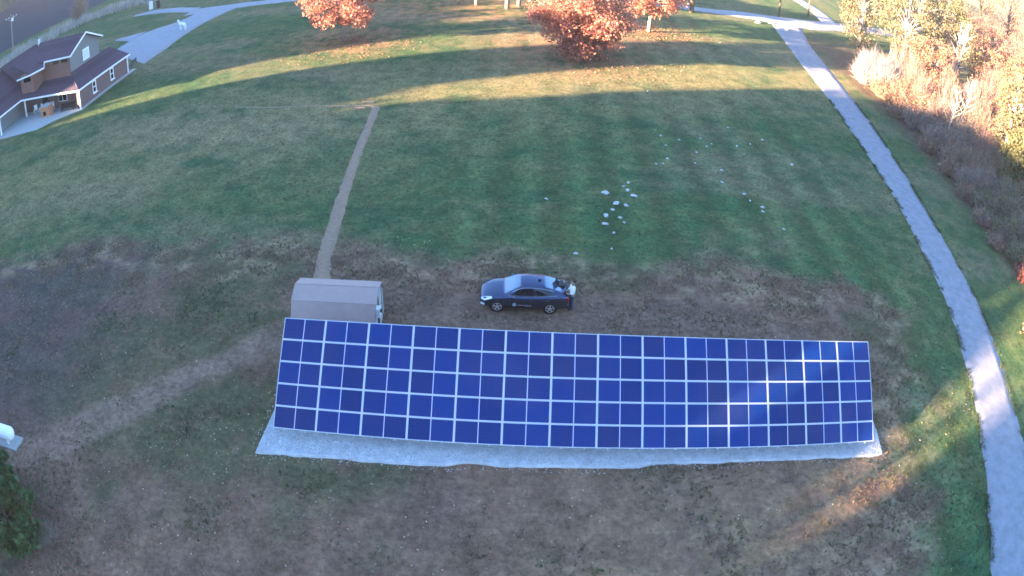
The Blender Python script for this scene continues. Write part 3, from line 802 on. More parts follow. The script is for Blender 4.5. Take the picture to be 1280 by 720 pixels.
def case():
    k = empty('equipment_case', (2.50, 30.46, 1.085), R(12)); tag(k, 'open black equipment case lying on the boot lid of the car', 'case')
    m = MB(); m.box((0, 0, .07), (.36, .50, .14)); m.build('case_base', M['dark'], k)
    m = MB(); m.box((-.22, 0, .26), (.05, .50, .34)); m.build('case_lid', M['dark'], k)
    m = MB(); m.tube([(.18, -.08, .08), (.22, -.08, .08), (.22, .08, .08), (.18, .08, .08)], .012, 6); m.build('handle', M['rubber'], k)
case()

# ------------------------------------------------------------------ gas tank on a slab at the picture's edge
def gas_tank():
    t = empty('gas_tank', (-25.75, 15.48, .10)); tag(t, 'white horizontal gas tank on a grey concrete slab', 'gas tank')
    r = .38; L = 1.42
    prof = [(-L - r * .62, .02)] + [(-L - r * .62 * math.cos(a), r * math.sin(a)) for a in np.linspace(.2, 1.57, 7)] + [(L + r * .62 * math.cos(a), r * math.sin(a)) for a in np.linspace(1.57, .2, 7)] + [(L + r * .62, .02)]
    m = MB(); m.lathe((0, 0, .62), (1, 0, 0), prof, 24); m.build('shell', M['tank'], t, smooth=True)
    m = MB(); m.lathe((-.1, 0, 1.0), (0, 0, 1), [(0, .24), (.14, .24), (.22, .18), (.25, .05)], 16); m.build('valve_dome', M['tank'], t, smooth=True)
    for x in (-1.1, 1.1):
        for y in (-.22, .22):
            m = MB(); m.box((x, y, .14), (.12, .10, .30)); m.build('leg', M['tank'], t)
    s = MB(); s.slab([(-27.8, 15.0, .10), (-23.95, 15.0, .10), (-23.88, 15.95, .10), (-27.8, 15.95, .10)], .25)
    sl = s.build('concrete_slab', M['concrete']); tag(sl, 'grey concrete slab under the white gas tank', 'slab')
gas_tank()

# ------------------------------------------------------------------ house
def prism_roof(m, pts, faces, thick=.12):
    m.add(pts, faces)
def house():
    h = empty('brown_house', (-56, 66, 0)); tag(h, 'brown house with purple-brown roof and white trim beside the driveway', 'house')
    O = Vector((-56, 66, 0))
    def B(): return MB()
    def part(m, name, material, parent=h):
        o = m.build(name, material, parent)
        if parent is h: 
            for v in o.data.vertices: v.co -= O
        else:
            for v in o.data.vertices: v.co -= O
        return o
    def wallbox(x0, x1, y0, y1, z0, z1, name='wall', material=M['house_wall']):
        m = B(); m.box(((x0 + x1) / 2, (y0 + y1) / 2, (z0 + z1) / 2), (x1 - x0, y1 - y0, z1 - z0)); return part(m, name, material)
    def fascia(a, b, hgt=.2, th=.09):
        m = B(); a, b = Vector(a), Vector(b); d = (b - a); n = Vector((-d.y, d.x, 0)); n = n.normalized() * th / 2 if n.length > 1e-6 else Vector((th / 2, 0, 0)); u = Vector((0, 0, hgt / 2))
        P = [a - n - u, b - n - u, b + n - u, a + n - u, a - n + u, b - n + u, b + n + u, a + n + u]
        m.add(P, [(3, 2, 1, 0), (4, 5, 6, 7), (0, 1, 5, 4), (1, 2, 6, 5), (2, 3, 7, 6), (3, 0, 4, 7)]); return part(m, 'fascia', M['white'])
    def slope(pts, name='roof_slope'):
        """shingled plane: courses as real overlapping strips"""
        a, b, c, d = [Vector(p) for p in pts]                      # eave a-b, ridge d-c
        m = B(); n = max(3, int(((d - a).length + (c - b).length) / 2 / .45))
        nrm = (b - a).cross(d - a).normalized()
        if nrm.z < 0: nrm = -nrm
        m.add([a, b, c, d, a - nrm * .14, b - nrm * .14, c - nrm * .14, d - nrm * .14], [(0, 1, 2, 3), (7, 6, 5, 4), (0, 4, 5, 1), (1, 5, 6, 2), (2, 6, 7, 3), (3, 7, 4, 0)])
        for i in range(n):
            t0, t1 = i / n, min(1, (i + 1.1) / n)
            p0, p1 = a.lerp(d, t0), b.lerp(c, t0); p3, p2 = a.lerp(d, t1), b.lerp(c, t1)
            m.add([p0 + nrm * .03, p1 + nrm * .03, p2 + nrm * .006, p3 + nrm * .006, p0 + nrm * .002, p1 + nrm * .002], [(0, 1, 2, 3), (0, 4, 5, 1)])
        return part(m, name, M['shingle'])
    # lower storey
    wallbox(-56, -49.5, 62.4, 72.6, 0, 2.62)
    wallbox(-49.95, -49.5, 60.9, 62.4, 0, 2.5)                      # short return at the corner
    wallbox(-73, -61.3, 56.2, 76, 0, 2.62, material=M['house_gable'])
    wallbox(-61.3, -56, 62.6, 74, 0, 2.62)
    # upper storey
    wallbox(-60.5, -52.6, 63.6, 70.4, 2.6, 6.35, 'upper_wall', M['house_wall_upper'])
    m = B(); m.add([(-52.55, 63.6, 2.6), (-52.55, 70.4, 2.6), (-52.55, 70.4, 6.3), (-52.55, 67, 7.85), (-52.55, 63.6, 6.3), (-52.63, 63.6, 2.6), (-52.63, 70.4, 2.6), (-52.63, 70.4, 6.3), (-52.63, 67, 7.85), (-52.63, 63.6, 6.3)],
                   [(0, 1, 2, 3, 4), (9, 8, 7, 6, 5), (0, 5, 6, 1), (0, 4, 9, 5), (1, 6, 7, 2)]); part(m, 'gable_wall', M['house_gable'])
    # lower roofs
    slope([(-49.15, 60.55, 2.5), (-49.15, 73.0, 2.5), (-52.63, 73.0, 4.0), (-52.63, 63.6, 4.0)])                # east slope
    slope([(-60.4, 60.55, 2.5), (-49.15, 60.55, 2.5), (-52.63, 63.6, 3.55), (-60.4, 63.6, 3.55)])                # porch roof, south
    slope([(-49.15, 73.0, 2.5), (-60, 73.0, 2.5), (-60, 70.4, 3.8), (-52.63, 70.4, 4.02)])
    # upper roof, ridge running west
    slope([(-61, 63.15, 6.2), (-52.1, 63.15, 6.2), (-52.1, 67, 8.0), (-61, 67, 8.0)])
    slope([(-52.1, 70.85, 6.2), (-61, 70.85, 6.2), (-61, 67, 8.0), (-52.1, 67, 8.0)])
    # west wing with hipped roof, its projecting part to the south
    slope([(-60.2, 55.4, 2.5), (-60.2, 63.2, 2.5), (-66.5, 66.0, 6.3), (-66.5, 60.5, 6.3)])
    slope([(-73.4, 55.4, 2.5), (-60.2, 55.4, 2.5), (-66.5, 60.5, 6.3), (-66.5, 60.5, 6.3)])
    slope([(-60.6, 62.7, 3.0), (-60.6, 74, 3.0), (-66.5, 72, 6.9), (-66.5, 62.9, 6.9)])
    slope([(-73.4, 76.4, 2.5), (-73.4, 55.4, 2.5), (-66.5, 60.5, 6.3), (-66.5, 72, 6.3)])
    slope([(-58, 60.9, 5.5), (-56.6, 62.6, 5.6), (-60.6, 67, 7.8), (-63.5, 62.6, 6.8)])                          # small cross gable
    wallbox(-60.6, -58.0, 61.4, 63.6, 3.0, 5.4, 'upper_wall', M['house_wall_upper'])
    # white trim
    for a, b in (((-49.1, 60.5, 2.45), (-49.1, 73.0, 2.45)), ((-60.2, 60.5, 2.45), (-49.05, 60.5, 2.45)), ((-60.15, 55.4, 2.45), (-60.15, 60.45, 2.45)), ((-73.4, 55.35, 2.45), (-60.1, 55.35, 2.45)),
                 ((-52.05, 63.1, 6.15), (-52.05, 67, 7.97)), ((-52.05, 67, 7.97), (-52.05, 70.9, 6.15)), ((-57.0, 63.1, 6.15), (-52.1, 63.1, 6.15)), ((-56.6, 62.5, 5.55), (-57.0, 63.1, 6.15)), ((-58.0, 60.8, 5.45), (-56.6, 62.5, 5.55)), ((-60.6, 60.6, 5.2), (-58.0, 60.8, 5.45))):
        fascia(a, b)
    for p in ((-49.42, 60.85), (-49.42, 72.65)):
        m = B(); m.box((p[0], p[1], 1.2), (.14, .14, 2.4)); part(m, 'corner_board', M['white'])
    for p in ((-59.6, 60.7), (-60.4, 55.7)):
        m = B(); m.box((p[0], p[1], 1.2), (.16, .16, 2.4)); part(m, 'porch_post', M['white'])
    # windows on the east wall
    for y in (64.4, 68.7):
        m = B(); m.box((-49.46, y, 1.45), (.05, .86, 1.5)); wdw = part(m, 'window', M['white'])
        for z in (1.80, 1.10):
            m = B(); m.box((-49.425, y - .06, z), (.03, .52, .56)); part(m, 'pane', M['glass'], wdw)
        m = B(); m.box((-49.38, y, .66), (.16, 1.0, .08)); part(m, 'sill', M['white'], wdw)
    m = B(); m.box((-52.50, 67.2, 5.1), (.06, 1.5, 1.5)); wdw = part(m, 'window', M['white'])
    m = B(); m.box((-52.45, 67.2, 5.1), (.05, 1.2, 1.2)); part(m, 'pane', M['backsheet'], wdw)
    for x in (-53.6, -55.2):
        m = B(); m.box((x, 63.56, 5.72), (1.1, .06, .55)); wdw = part(m, 'window', M['dark'])
        m = B(); m.box((x, 63.52, 5.72), (1.0, .03, .45)); part(m, 'pane', M['glass'], wdw)
    m = B(); m.box((-59.2, 61.36, 4.85), (1.4, .06, .7)); part(m, 'window', M['glass'])
    m = B(); m.box((-57.0, 62.36, 1.1), (1.0, .07, 2.1)); dr = part(m, 'door', M['dark'])
    m = B(); m.box((-56.6, 62.30, 1.05), (.05, .06, .12)); part(m, 'handle', M['chrome'], dr)
    m = B(); m.box((-53.6, 62.36, 1.45), (1.6, .06, 1.2)); wdw = part(m, 'window', M['white'])
    for x in (-54.0, -53.2):
        m = B(); m.box((x, 62.32, 1.45), (.68, .04, 1.05)); part(m, 'pane', M['glass'], wdw)
    m = B(); m.box((-50.6, 62.28, 1.9), (.22, .2, .34)); part(m, 'wall_lamp', M['lamp'])
    m = B(); m.tube([(-64, 70, 6.2), (-64, 70, 7.9)], .16, 8); part(m, 'vent_pipe', M['white'])
    m = B(); m.slab([(-61.3, 54.5, .09), (-58.3, 54.9, .09), (-53.6, 56.0, .09), (-51.9, 58.4, .09), (-49.0, 60.6, .09), (-48.9, 74.0, .09), (-49.6, 74.0, .09), (-49.6, 62.3, .09), (-61.3, 62.3, .09)], .16)
    tag(part(m, 'patio', M['concrete']))
    return h
house()
def brick_oven():
    t = empty('brick_fireplace', (-55.0, 60.2, .09), R(8)); tag(t, 'orange brick outdoor fireplace on the house patio', 'fireplace')
    for k in range(8):
        for j in range(4):
            for side_ in (0, 1):
                m = MB()
                if side_ == 0: m.box((-.54 + .36 * j + (.09 if k % 2 else -.09), -.42, .08 + .16 * k), (.345, .14, .15))
                else: m.box((.66, -.42 + .28 * j + (.05 if k % 2 else 0), .08 + .16 * k), (.14, .265, .15))
                m.build('brick', M['brick'], t)
    m = MB(); m.box((0, .1, .62), (1.16, .86, 1.22)); m.build('core', M['brick'], t)
    m = MB(); m.box((0, .02, 1.33), (1.6, 1.2, .09)); m.build('cap', M['concrete'], t)
    m = MB(); m.box((-.1, -.50, .42), (.5, .03, .5)); m.build('opening', M['dark'], t)
brick_oven()
def chair(loc, rz, label):
    t = empty('patio_chair', loc, rz); tag(t, label, 'chair', 'white chairs on the house patio')
    m = MB(); m.box((0, 0, .42), (.5, .5, .05)); m.build('seat', M['white'], t)
    m = MB(); m.box((-.24, 0, .70), (.05, .5, .55)); m.build('backrest', M['white'], t)
    for x in (-.21, .21):
        for y in (-.21, .21):
            m = MB(); m.box((x, y, .2), (.05, .05, .4)); m.build('leg', M['white'], t)
for i, (x, y, a) in enumerate(((-58.6, 61.7, 1.2), (-57.6, 61.8, 1.9), (-56.4, 61.8, 1.5), (-55.4, 61.9, 1.4))):
    chair((x, y, .09), -a, 'white patio chair against the porch wall, %s from the porch post' % ('first', 'second', 'third', 'fourth')[i])
def bench(loc, rz, label, L=1.8):
    t = empty('bench', loc, rz); tag(t, label, 'bench')
    for k in range(3):
        m = MB(); m.box((0, -.18 + .18 * k, .45), (L, .15, .05)); m.build('seat_slat', M['dark'], t)
    for k in range(2):
        m = MB(); m.box((0, .28, .62 + .2 * k), (L, .04, .15)); m.build('back_slat', M['dark'], t)
    for x in (-L / 2 + .15, L / 2 - .15):
        m = MB(); m.box((x, -.2, .21), (.07, .07, .42)); m.build('leg', M['dark'], t)
        m = MB(); m.box((x, .28, .42), (.07, .07, .84)); m.build('leg', M['dark'], t)
bench((-51.7, 60.9, .09), R(10), 'dark bench on the patio beside the brick fireplace', 2.2)
bench((-50.6, 75.6, .02), R(-80), 'dark bench at the end of the house by the driveway', 2.0)

# ------------------------------------------------------------------ small things round the driveway
def animal():
    t = empty('white_animal', (-51.2, 92.3, .06), R(165)); tag(t, 'white four-legged animal standing at the edge of the driveway', 'animal')
    v = [(0, 0, 1.02), (.35, 0, 1.05), (-.35, 0, 1.02), (-.62, 0, 1.04), (.62, 0, 1.15), (.78, 0, 1.42), (.88, 0, 1.62), (1.08, 0, 1.58), (1.2, 0, 1.53), (-.76, 0, .9), (-.80, 0, .62)]
    e = [(0, 1), (0, 2), (2, 3), (1, 4), (4, 5), (5, 6), (6, 7), (7, 8), (3, 9), (9, 10)]
    r_ = [.25, .27, .25, .2, .2, .13, .12, .085, .055, .04, .025]
    def chain(s, pts, rad):
        for p, q in zip(pts, rad): v.append(p); r_.append(q); e.append((s, len(v) - 1)); s = len(v) - 1
    for s_ in (1, -1):
        chain(1, [(.42, s_ * .15, .78), (.44, s_ * .15, .45), (.42, s_ * .15, .1), (.45, s_ * .15, .03)], [.10, .06, .04, .05])
        chain(3, [(-.52, s_ * .15, .78), (-.70, s_ * .15, .46), (-.62, s_ * .15, .1), (-.59, s_ * .15, .03)], [.13, .06, .04, .05])
        chain(6, [(.82, s_ * .07, 1.78)], [.03])
    skin('body', v, e, r_, M['fur_white'], t)
animal()
for (x, y, k, lab) in ((-70.6, 114.2, 'white', 'white drum standing beside the far curved drive'), (-69.0, 114.6, 'dark', 'dark drum standing beside the white one at the far drive')):
    m = MB(); m.lathe((0, 0, 0), (0, 0, 1), [(0, .40), (.05, .43), (.5, .42), (.54, .45), (.58, .42), (1.05, .42), (1.1, .45), (1.2, .42), (1.6, .40), (1.62, .36)], 18)
    o = m.build('drum', M[k]); o.location = (x, y, 0); tag(o, lab, 'drum')
def pole(loc):
    t = empty('utility_pole', loc, R(40)); tag(t, 'grey utility pole with a crossarm standing among the reeds', 'utility pole')
    m = MB(); m.tube([(0, 0, -.5), (0, 0, 9.2)], [.2, .14], 10); m.build('post', M['pole_wood'], t)
    m = MB(); m.box((0, .16, 8.4), (2.9, .14, .18)); a = m.build('crossarm', M['pole_wood'], t)
    for x in (-1.3, -.55, .55, 1.3):
        m = MB(); m.lathe((x, .16, 8.49), (0, 0, 1), [(0, .05), (.08, .09), (.16, .06), (.24, .08), (.28, .03)], 8); m.build('insulator', M['white'], a)
    m = MB(); m.lathe((.32, -.1, 7.6), (0, 0, 1), [(0, .2), (.05, .25), (.7, .25), (.78, .15)], 12); m.build('transformer', M['white'], t)
    for s_ in (-1, 1):
        m = MB(); m.tube([(0, .14, 7.8), (s_ * .9, .16, 8.3)], .035, 5); m.build('brace', M['steel'], t)
pole((-98.4, 98.2, 0))

# ------------------------------------------------------------------ vegetation
def leaf_quads(P, size, rg, flat=.0, aspect=.62):
    """one bent leaf spray (two triangles sharing the midrib) at every point"""
    n = len(P)
    d = rg.normal(size=(n, 3)); d[:, 2] *= (1 - flat); d /= np.linalg.norm(d, axis=1)[:, None]
    u = rg.normal(size=(n, 3)); u -= d * (u * d).sum(1)[:, None]; u /= np.linalg.norm(u, axis=1)[:, None]
    s = size * (.55 + .9 * rg.random((n, 1)))
    nn = np.cross(d, u)
    V = np.stack([P - d * s, P + u * s * aspect + nn * s * .18, P + d * s, P - u * s * aspect + nn * s * .18], 1)
    F = np.arange(n * 4).reshape(n, 4)
    F = np.concatenate([F[:, [0, 1, 2]], F[:, [0, 2, 3]]])
    return V.reshape(-1, 3), F

def tree(name, label, cat, loc, h, rx, base, leafm, barkm, seed, nclump=46, per=90, leaf=.26, group=None, lean=(0, 0), trunk_r=None, top=.5, ry=None, clump=.30, open_=0.0, shape='round'):
    rg = np.random.default_rng(seed)
    t = empty(name, loc); tag(t, label, cat, group)
    ry = ry or rx
    cz = (h + base) / 2; rz_ = (h - base) / 2
    tr_ = trunk_r or h * .022
    m = MB()
    m.tube([(0, 0, -.2), (lean[0] * .2, lean[1] * .2, h * .25), (lean[0] * .6, lean[1] * .6, h * .6), (lean[0], lean[1], h * .93)], [tr_ * 1.25, tr_, tr_ * .62, tr_ * .15], 8)
    cent = []
    while len(cent) < nclump:
        p = rg.uniform(-1, 1, 3)
        q = np.linalg.norm(p)
        if q > 1 or q < .35: continue
        if shape == 'cone':
            k_ = (1 - (p[2] + 1) / 2) * 1.05 + .12
            if math.hypot(p[0], p[1]) > k_: continue
        cent.append((p[0] * rx + lean[0] * (p[2] + 1) / 2, p[1] * ry + lean[1] * (p[2] + 1) / 2, cz + p[2] * rz_))
    cent = np.array(cent)
    P = []
    for i, c in enumerate(cent):
        rr = clump * (.6 + .8 * rg.random()) * (rx + rz_) / 2
        k_ = int(per * (.5 + rg.random()))
        g = rg.normal(size=(k_, 3)); g /= np.linalg.norm(g, axis=1)[:, None]
        g *= (rg.random((k_, 1)) ** .45) * rr * np.array([1.15, 1.15, .75])
        P.append(c + g)
        if i < nclump * .55:
            z0 = max(base * .6, min(c[2] * .72, h * .7)); f = z0 / h
            s0 = Vector((lean[0] * f, lean[1] * f, z0)); c1 = Vector(c)
            mid = s0.lerp(c1, .5) + Vector((0, 0, rr * .25))
            m.tube([s0, mid, c1], [tr_ * .42, tr_ * .25, tr_ * .07], 5, cap=False)
    m.build('trunk', barkm, t, smooth=True)
    P = np.concatenate(P); P = P[P[:, 2] > .15]
    V, F = leaf_quads(P, leaf, rg)
    link('crown', np_mesh('crown', V, F), leafm, t)
    return t

def twig_shrub(name, label, loc, h, rad, n, m, seed, group=None, width=.035, cat='shrub', leafm=None, nleaf=0, leaf=.1):
    """bare or thinly leaved shrub: many tapering, forking stems"""
    rg = np.random.default_rng(seed); t = empty(name, loc); tag(t, label, cat, group)
    a = rg.random(n) * 6.283; r = np.sqrt(rg.random(n)) * rad
    b0 = np.stack([np.cos(a) * r * .35, np.sin(a) * r * .35, np.full(n, -.05)], 1)
    hh = h * (.55 + .45 * rg.random(n)) * (1 - .35 * (r / rad) ** 2)
    tip = np.stack([np.cos(a) * r, np.sin(a) * r, hh], 1) + rg.normal(size=(n, 3)) * .12 * rad
    S, T = [b0], [tip]; W = [np.full(n, width)]
    for k_ in range(4):                                             # side twigs
        f = .35 + .55 * rg.random((n, 1)); s0 = b0 + (tip - b0) * f
        d = (tip - b0) * (.28 + .22 * rg.random((n, 1))) + rg.normal(size=(n, 3)) * .22 * rad
        S.append(s0); T.append(s0 + d); W.append(np.full(n, width * .55))
    S, T, W = np.concatenate(S), np.concatenate(T), np.concatenate(W)
    d = T - S; d /= np.linalg.norm(d, axis=1)[:, None] + 1e-9
    u = np.cross(d, rg.normal(size=d.shape)); u /= np.linalg.norm(u, axis=1)[:, None] + 1e-9; v = np.cross(d, u)
    k_ = len(S)
    V = np.stack([S + u * W[:, None], S - .5 * u * W[:, None] + .87 * v * W[:, None], S - .5 * u * W[:, None] - .87 * v * W[:, None], T], 1).reshape(-1, 3)
    I = np.arange(k_)[:, None] * 4
    F = np.concatenate([I + [0, 1, 3], I + [1, 2, 3], I + [2, 0, 3]])
    link('stems', np_mesh('stems', V, F), m, t)
    if leafm and nleaf:
        pick = rg.integers(0, k_, nleaf); f = .3 + .75 * rg.random((nleaf, 1))
        P = S[pick] + (T[pick] - S[pick]) * f + rg.normal(size=(nleaf, 3)) * .06 * rad
        P = P[P[:, 2] > .05]
        V, F = leaf_quads(P, leaf, rg); link('foliage', np_mesh('foliage', V, F), leafm, t)
    return t

LG = 'orange trees on the lawn'
tree('orange_tree', 'large orange tree with branches sweeping to the grass, widest on the lawn', 'tree', (5.8, 76.6, 0), 12.5, 5.4, .4, M['leaf_orange'], M['bark'], 101, nclump=125, per=230, leaf=.15, group=LG, clump=.26)
tree('orange_tree', 'orange tree with a bare pale trunk standing alone by the sunlit streak', 'tree', (-21.8, 80.2, 0), 11.0, 4.9, 1.6, M['leaf_orange'], M['bark_pale'], 102, nclump=62, per=190, leaf=.155, group=LG, clump=.24, lean=(-.3, 0))
tree('orange_tree', 'orange tree with short pale trunk close behind the large one', 'tree', (16.2, 92.4, 0), 12, 4.5, 2.2, M['leaf_orange'], M['bark_pale'], 103, nclump=66, per=170, leaf=.17, group=LG, clump=.27)
k = 0
for (x, y, h, rx, lab) in ((-20.8, 103.5, 12, 4.4, 'far pale trunk just beyond the lone orange tree'), (-10.2, 101.6, 12, 4, 'leftmost trunk of the far row of orange trees'), (-7.6, 101.3, 13, 3.6, 'second trunk from the left in the far row of orange trees'),
                       (-3.1, 99.4, 13, 4.2, 'pale straight trunk nearest the lawn in the far row'), (-1.5, 101.8, 12, 4.0, 'rightmost trunk of the far row of orange trees')):
    tree('orange_tree', lab, 'tree', (x, y, 0), h, rx, 4.2, M['leaf_orange'], M['bark_pale'], 110 + k, nclump=34, per=60, leaf=.32, group='far row of orange trees', clump=.28); k += 1
for (x, y, lab) in ((26.0, 110.6, 'dark bare trunk between the orange trees and the road'), (54.6, 129.2, 'thin dark trunk beside the far branching road'), (45.3, 121.4, 'thin trunk on the far verge of the road junction')):
    tree('dark_tree', lab, 'tree', (x, y, 0), 13, 3.6, 6.0, M['leaf_rust'], M['bark'], 120 + k, nclump=24, per=45, leaf=.3, group='trees along the far road', trunk_r=.34 if x < 30 else .2); k += 1

# the wood along the right-hand side
WG = 'trees of the wood along the path'
wood = [
    # x, y, h, rx, base, leaf, bark, label
    (53.0, 101.0, 15, 4.6, 1.5, 'leaf_gold', 'bark_pale', 'yellow-green tree overhanging the bend of the road'),
    (58.5, 95.0, 16, 4.8, 3.0, 'leaf_gold', 'birch', 'golden tree just behind the white bramble thicket'),
    (66.0, 104.0, 18, 5.5, 4.0, 'leaf_gold', 'birch', 'golden tree at the top of the wood behind the white trunk'),
    (57.5, 84.0, 10, 3.6, 2.5, 'leaf_rust', 'bark_pale', 'rust-tinted tree behind the orange thicket'),
    (71.0, 96.0, 14, 4.4, 3.5, 'leaf_gold', 'birch', 'golden tree beside the forked white trunk'),
    (84.0, 112.0, 15, 5.5, 2.0, 'leaf_orange', 'bark', 'orange tree at the far corner of the wood'),
    (98.0, 118.0, 15, 6.0, 1.0, 'leaf_orange', 'bark', 'broad orange tree at the outermost corner of the wood'),
    (57.0, 61.5, 12.5, 3.2, .8, 'leaf_gold', 'birch', 'tall yellow-green tree at the edge of the picture above dark brush'),
    (53.6, 55.0, 8.0, 2.6, .6, 'leaf_olive', 'bark_pale', 'smaller olive tree in front of the tall yellow-green one'),
    (64.0, 64.0, 14, 4.2, 2.0, 'leaf_gold', 'birch', 'tall golden tree half outside the picture'),
    (56.5, 49.0, 7.0, 2.8, .5, 'leaf_olive', 'bark', 'dark olive tree low at the picture edge'),
    (77.0, 84.0, 11, 4.0, 2.0, 'leaf_rust', 'bark_pale', 'rust-brown tree deep in the wood'),
    (92.0, 134.0, 24, 7.0, 3.0, 'leaf_gold', 'bark_pale', 'far golden tree beyond the wood'),
    (76.0, 126.0, 16, 5.5, 3.0, 'leaf_olive', 'bark_pale', 'far olive tree beyond the road bend'),
    (108.0, 138.0, 26, 7.0, 2.0, 'leaf_rust', 'bark', 'far rust tree in the upper corner'),
    (122.0, 128.0, 25, 7.5, 1.0, 'leaf_orange', 'bark', 'far orange tree at the very edge of the upper corner'),
    (62.0, 118.0, 17, 5.0, 3.0, 'leaf_gold', 'birch', 'tall golden tree on the inside of the road bend'),
    (74.0, 106.0, 17, 5.0, 4.0, 'leaf_olive', 'birch', 'olive-gold tree between the golden trees at the top'),
    (80.0, 97.0, 13, 4.6, 1.5, 'leaf_rust', 'bark_pale', 'rust-pink tree right of the forked white trunk'),
    (90.0, 100.0, 14, 5.0, 1.0, 'leaf_orange', 'bark', 'low orange tree above the yellow-green one at the edge'),
    (70.0, 74.0, 15, 4.2, 2.0, 'leaf_gold', 'birch', 'tall yellow-green tree behind the edge one'),
    (86.0, 86.0, 15, 5.0, 1.0, 'leaf_rust', 'bark', 'rust tree at the edge, behind the yellow-green trees'),
    (104.0, 106.0, 16, 6.0, .5, 'leaf_orange', 'bark', 'large orange tree filling the edge below the corner'),
    (128.0, 148.0, 29, 8.5, .5, 'leaf_rust', 'bark', 'far rust tree crowning the horizon'),
    (150.0, 168.0, 31, 10.0, .5, 'leaf_orange', 'bark', 'far orange tree on the horizon'),
    (112.0, 164.0, 29, 9.0, .5, 'leaf_rust', 'bark_pale', 'far brown tree on the horizon beyond the golden one'),
    (88.0, 162.0, 26, 8.0, .5, 'leaf_olive', 'bark_pale', 'far olive tree left on the horizon'),
    (152.0, 146.0, 29, 10.0, .5, 'leaf_rust', 'bark', 'far rust tree outermost on the horizon'),
]
for i, (x, y, h, rx, base, lf, bk, lab) in enumerate(wood):
    tree('wood_tree', lab, 'tree', (x, y, 0), h, rx, base, M[lf], M[bk], 200 + i, nclump=54, per=80 if lf == 'leaf_gold' else 100, leaf=.18, group=WG, clump=.24, lean=((i % 3 - 1) * .5, 0))
# pale bare birches
def birch(loc, h, lean, seed, label, fork=.45):
    rg = np.random.default_rng(seed); t = empty('bare_birch', loc); tag(t, label, 'tree', 'pale bare trunks in the wood')
    m = MB(); r0 = .17
    def P(f): return Vector((lean[0] * f + .12 * math.sin(6 * f + seed), lean[1] * f + .1 * math.cos(5 * f), h * f))
    fs = np.linspace(-.02, 1, 9); m.tube([P(f) for f in fs], [r0 * (1 - .85 * max(f, 0)) for f in fs], 7)
    f0 = P(fork); m.tube([f0, f0 + Vector((.5, .1, h * .15)), f0 + Vector((.9, .3, h * .42))], [r0 * .5, r0 * .4, r0 * .1], 6)
    m.build('trunk', M['birch'], t, smooth=True)
    b = MB()
    for k_ in range(34):
        f = .3 + .68 * rg.random(); s0 = P(f); a = rg.random() * 6.28; L = h * .2 * (1.15 - f) + .5
        e1 = s0 + Vector((math.cos(a) * L * .6, math.sin(a) * L * .6, L * .55)); e2 = e1 + Vector((math.cos(a + .5) * L * .4, math.sin(a + .5) * L * .4, L * .5))
        b.tube([s0, e1, e2], [.05, .03, .01], 4, cap=False)
    b.build('branches', M['birch'], t, smooth=True)
birch((65.0, 110.5, 0), 17, (1.5, 0), 1, 'pale bare trunk highest up in the wood')
birch((60.5, 98.0, 0), 15, (1.2, 0), 2, 'pale bare trunk rising from the white bramble thicket')
birch((66.5, 90.5, 0), 14, (2.4, 0), 3, 'forked white trunk leaning in the middle of the wood')
birch((50.5, 66.8, 0), 7, (.3, 0), 4, 'short pale stem above the brown brush')
birch((56.5, 72.5, 0), 8, (1.2, .2), 5, 'slim pale stem leaning behind the brown brush')
birch((62.5, 60.0, 0), 11, (.2, 0), 6, 'pale trunk at the picture edge inside the yellow-green tree')
# thickets
rs = random.Random(5)
shr = []
for (x, y, h, r_) in ((46.2, 84.5, 3.2, 2.0), (48.6, 83.0, 4.4, 2.4), (48.2, 87.5, 4.0, 2.2), (51.5, 86.0, 5.0, 2.6), (50.6, 91.0, 4.0, 2.2)):
    shr.append((x, y, h, r_, 'twig_pale', None, 0, 'white leafless bramble in the sunlit thicket by the path', 'white brambles by the path', 'bramble'))
for (x, y, h, r_) in ((46.6, 79.5, 2.4, 1.8), (48.4, 77.0, 3.0, 2.0), (50.6, 79.5, 3.8, 2.2), (47.3, 74.0, 2.6, 1.9), (50.0, 73.5, 3.2, 2.1), (53.0, 77.0, 4.2, 2.4), (55.5, 81.0, 4.6, 2.6)):
    shr.append((x, y, h, r_, 'twig_tan', 'leaf_rust', 900, 'orange-leaved shrub in the thicket below the white brambles', 'orange shrubs by the path', 'orange_shrub'))
for (x, y, h, r_) in ((46.2, 69.0, 2.8, 1.9), (48.6, 68.5, 3.6, 2.1), (51.5, 70.0, 4.2, 2.3), (46.5, 64.0, 2.8, 1.9), (49.0, 63.5, 3.6, 2.2), (52.2, 65.5, 4.4, 2.4), (46.0, 58.8, 2.6, 1.9), (48.6, 58.2, 3.2, 2.1), (54.5, 61.0, 4.0, 2.3), (45.2, 53.8, 2.3, 1.8), (47.8, 53.5, 2.8, 2.0), (50.6, 57.5, 3.4, 2.1), (58.5, 69.0, 5, 2.8), (60, 76, 5, 2.8), (63.5, 82, 5, 3.0), (68.5, 86.5, 5, 3.0), (44.3, 62.0, 1.5, 1.3), (44.2, 56.5, 1.4, 1.3), (43.3, 51.2, 1.3, 1.2), (42.4, 46.2, 1.3, 1.2), (41.6, 42.0, 1.2, 1.1), (45.0, 72.0, 1.6, 1.3)):
    shr.append((x, y, h, r_, 'twig_tan' if rs.random() < .55 else 'twig_grey', 'leaf_rust', 260, 'bare brown bush in the brush at the edge of the wood', 'brown brush along the wood', 'brown_bush'))
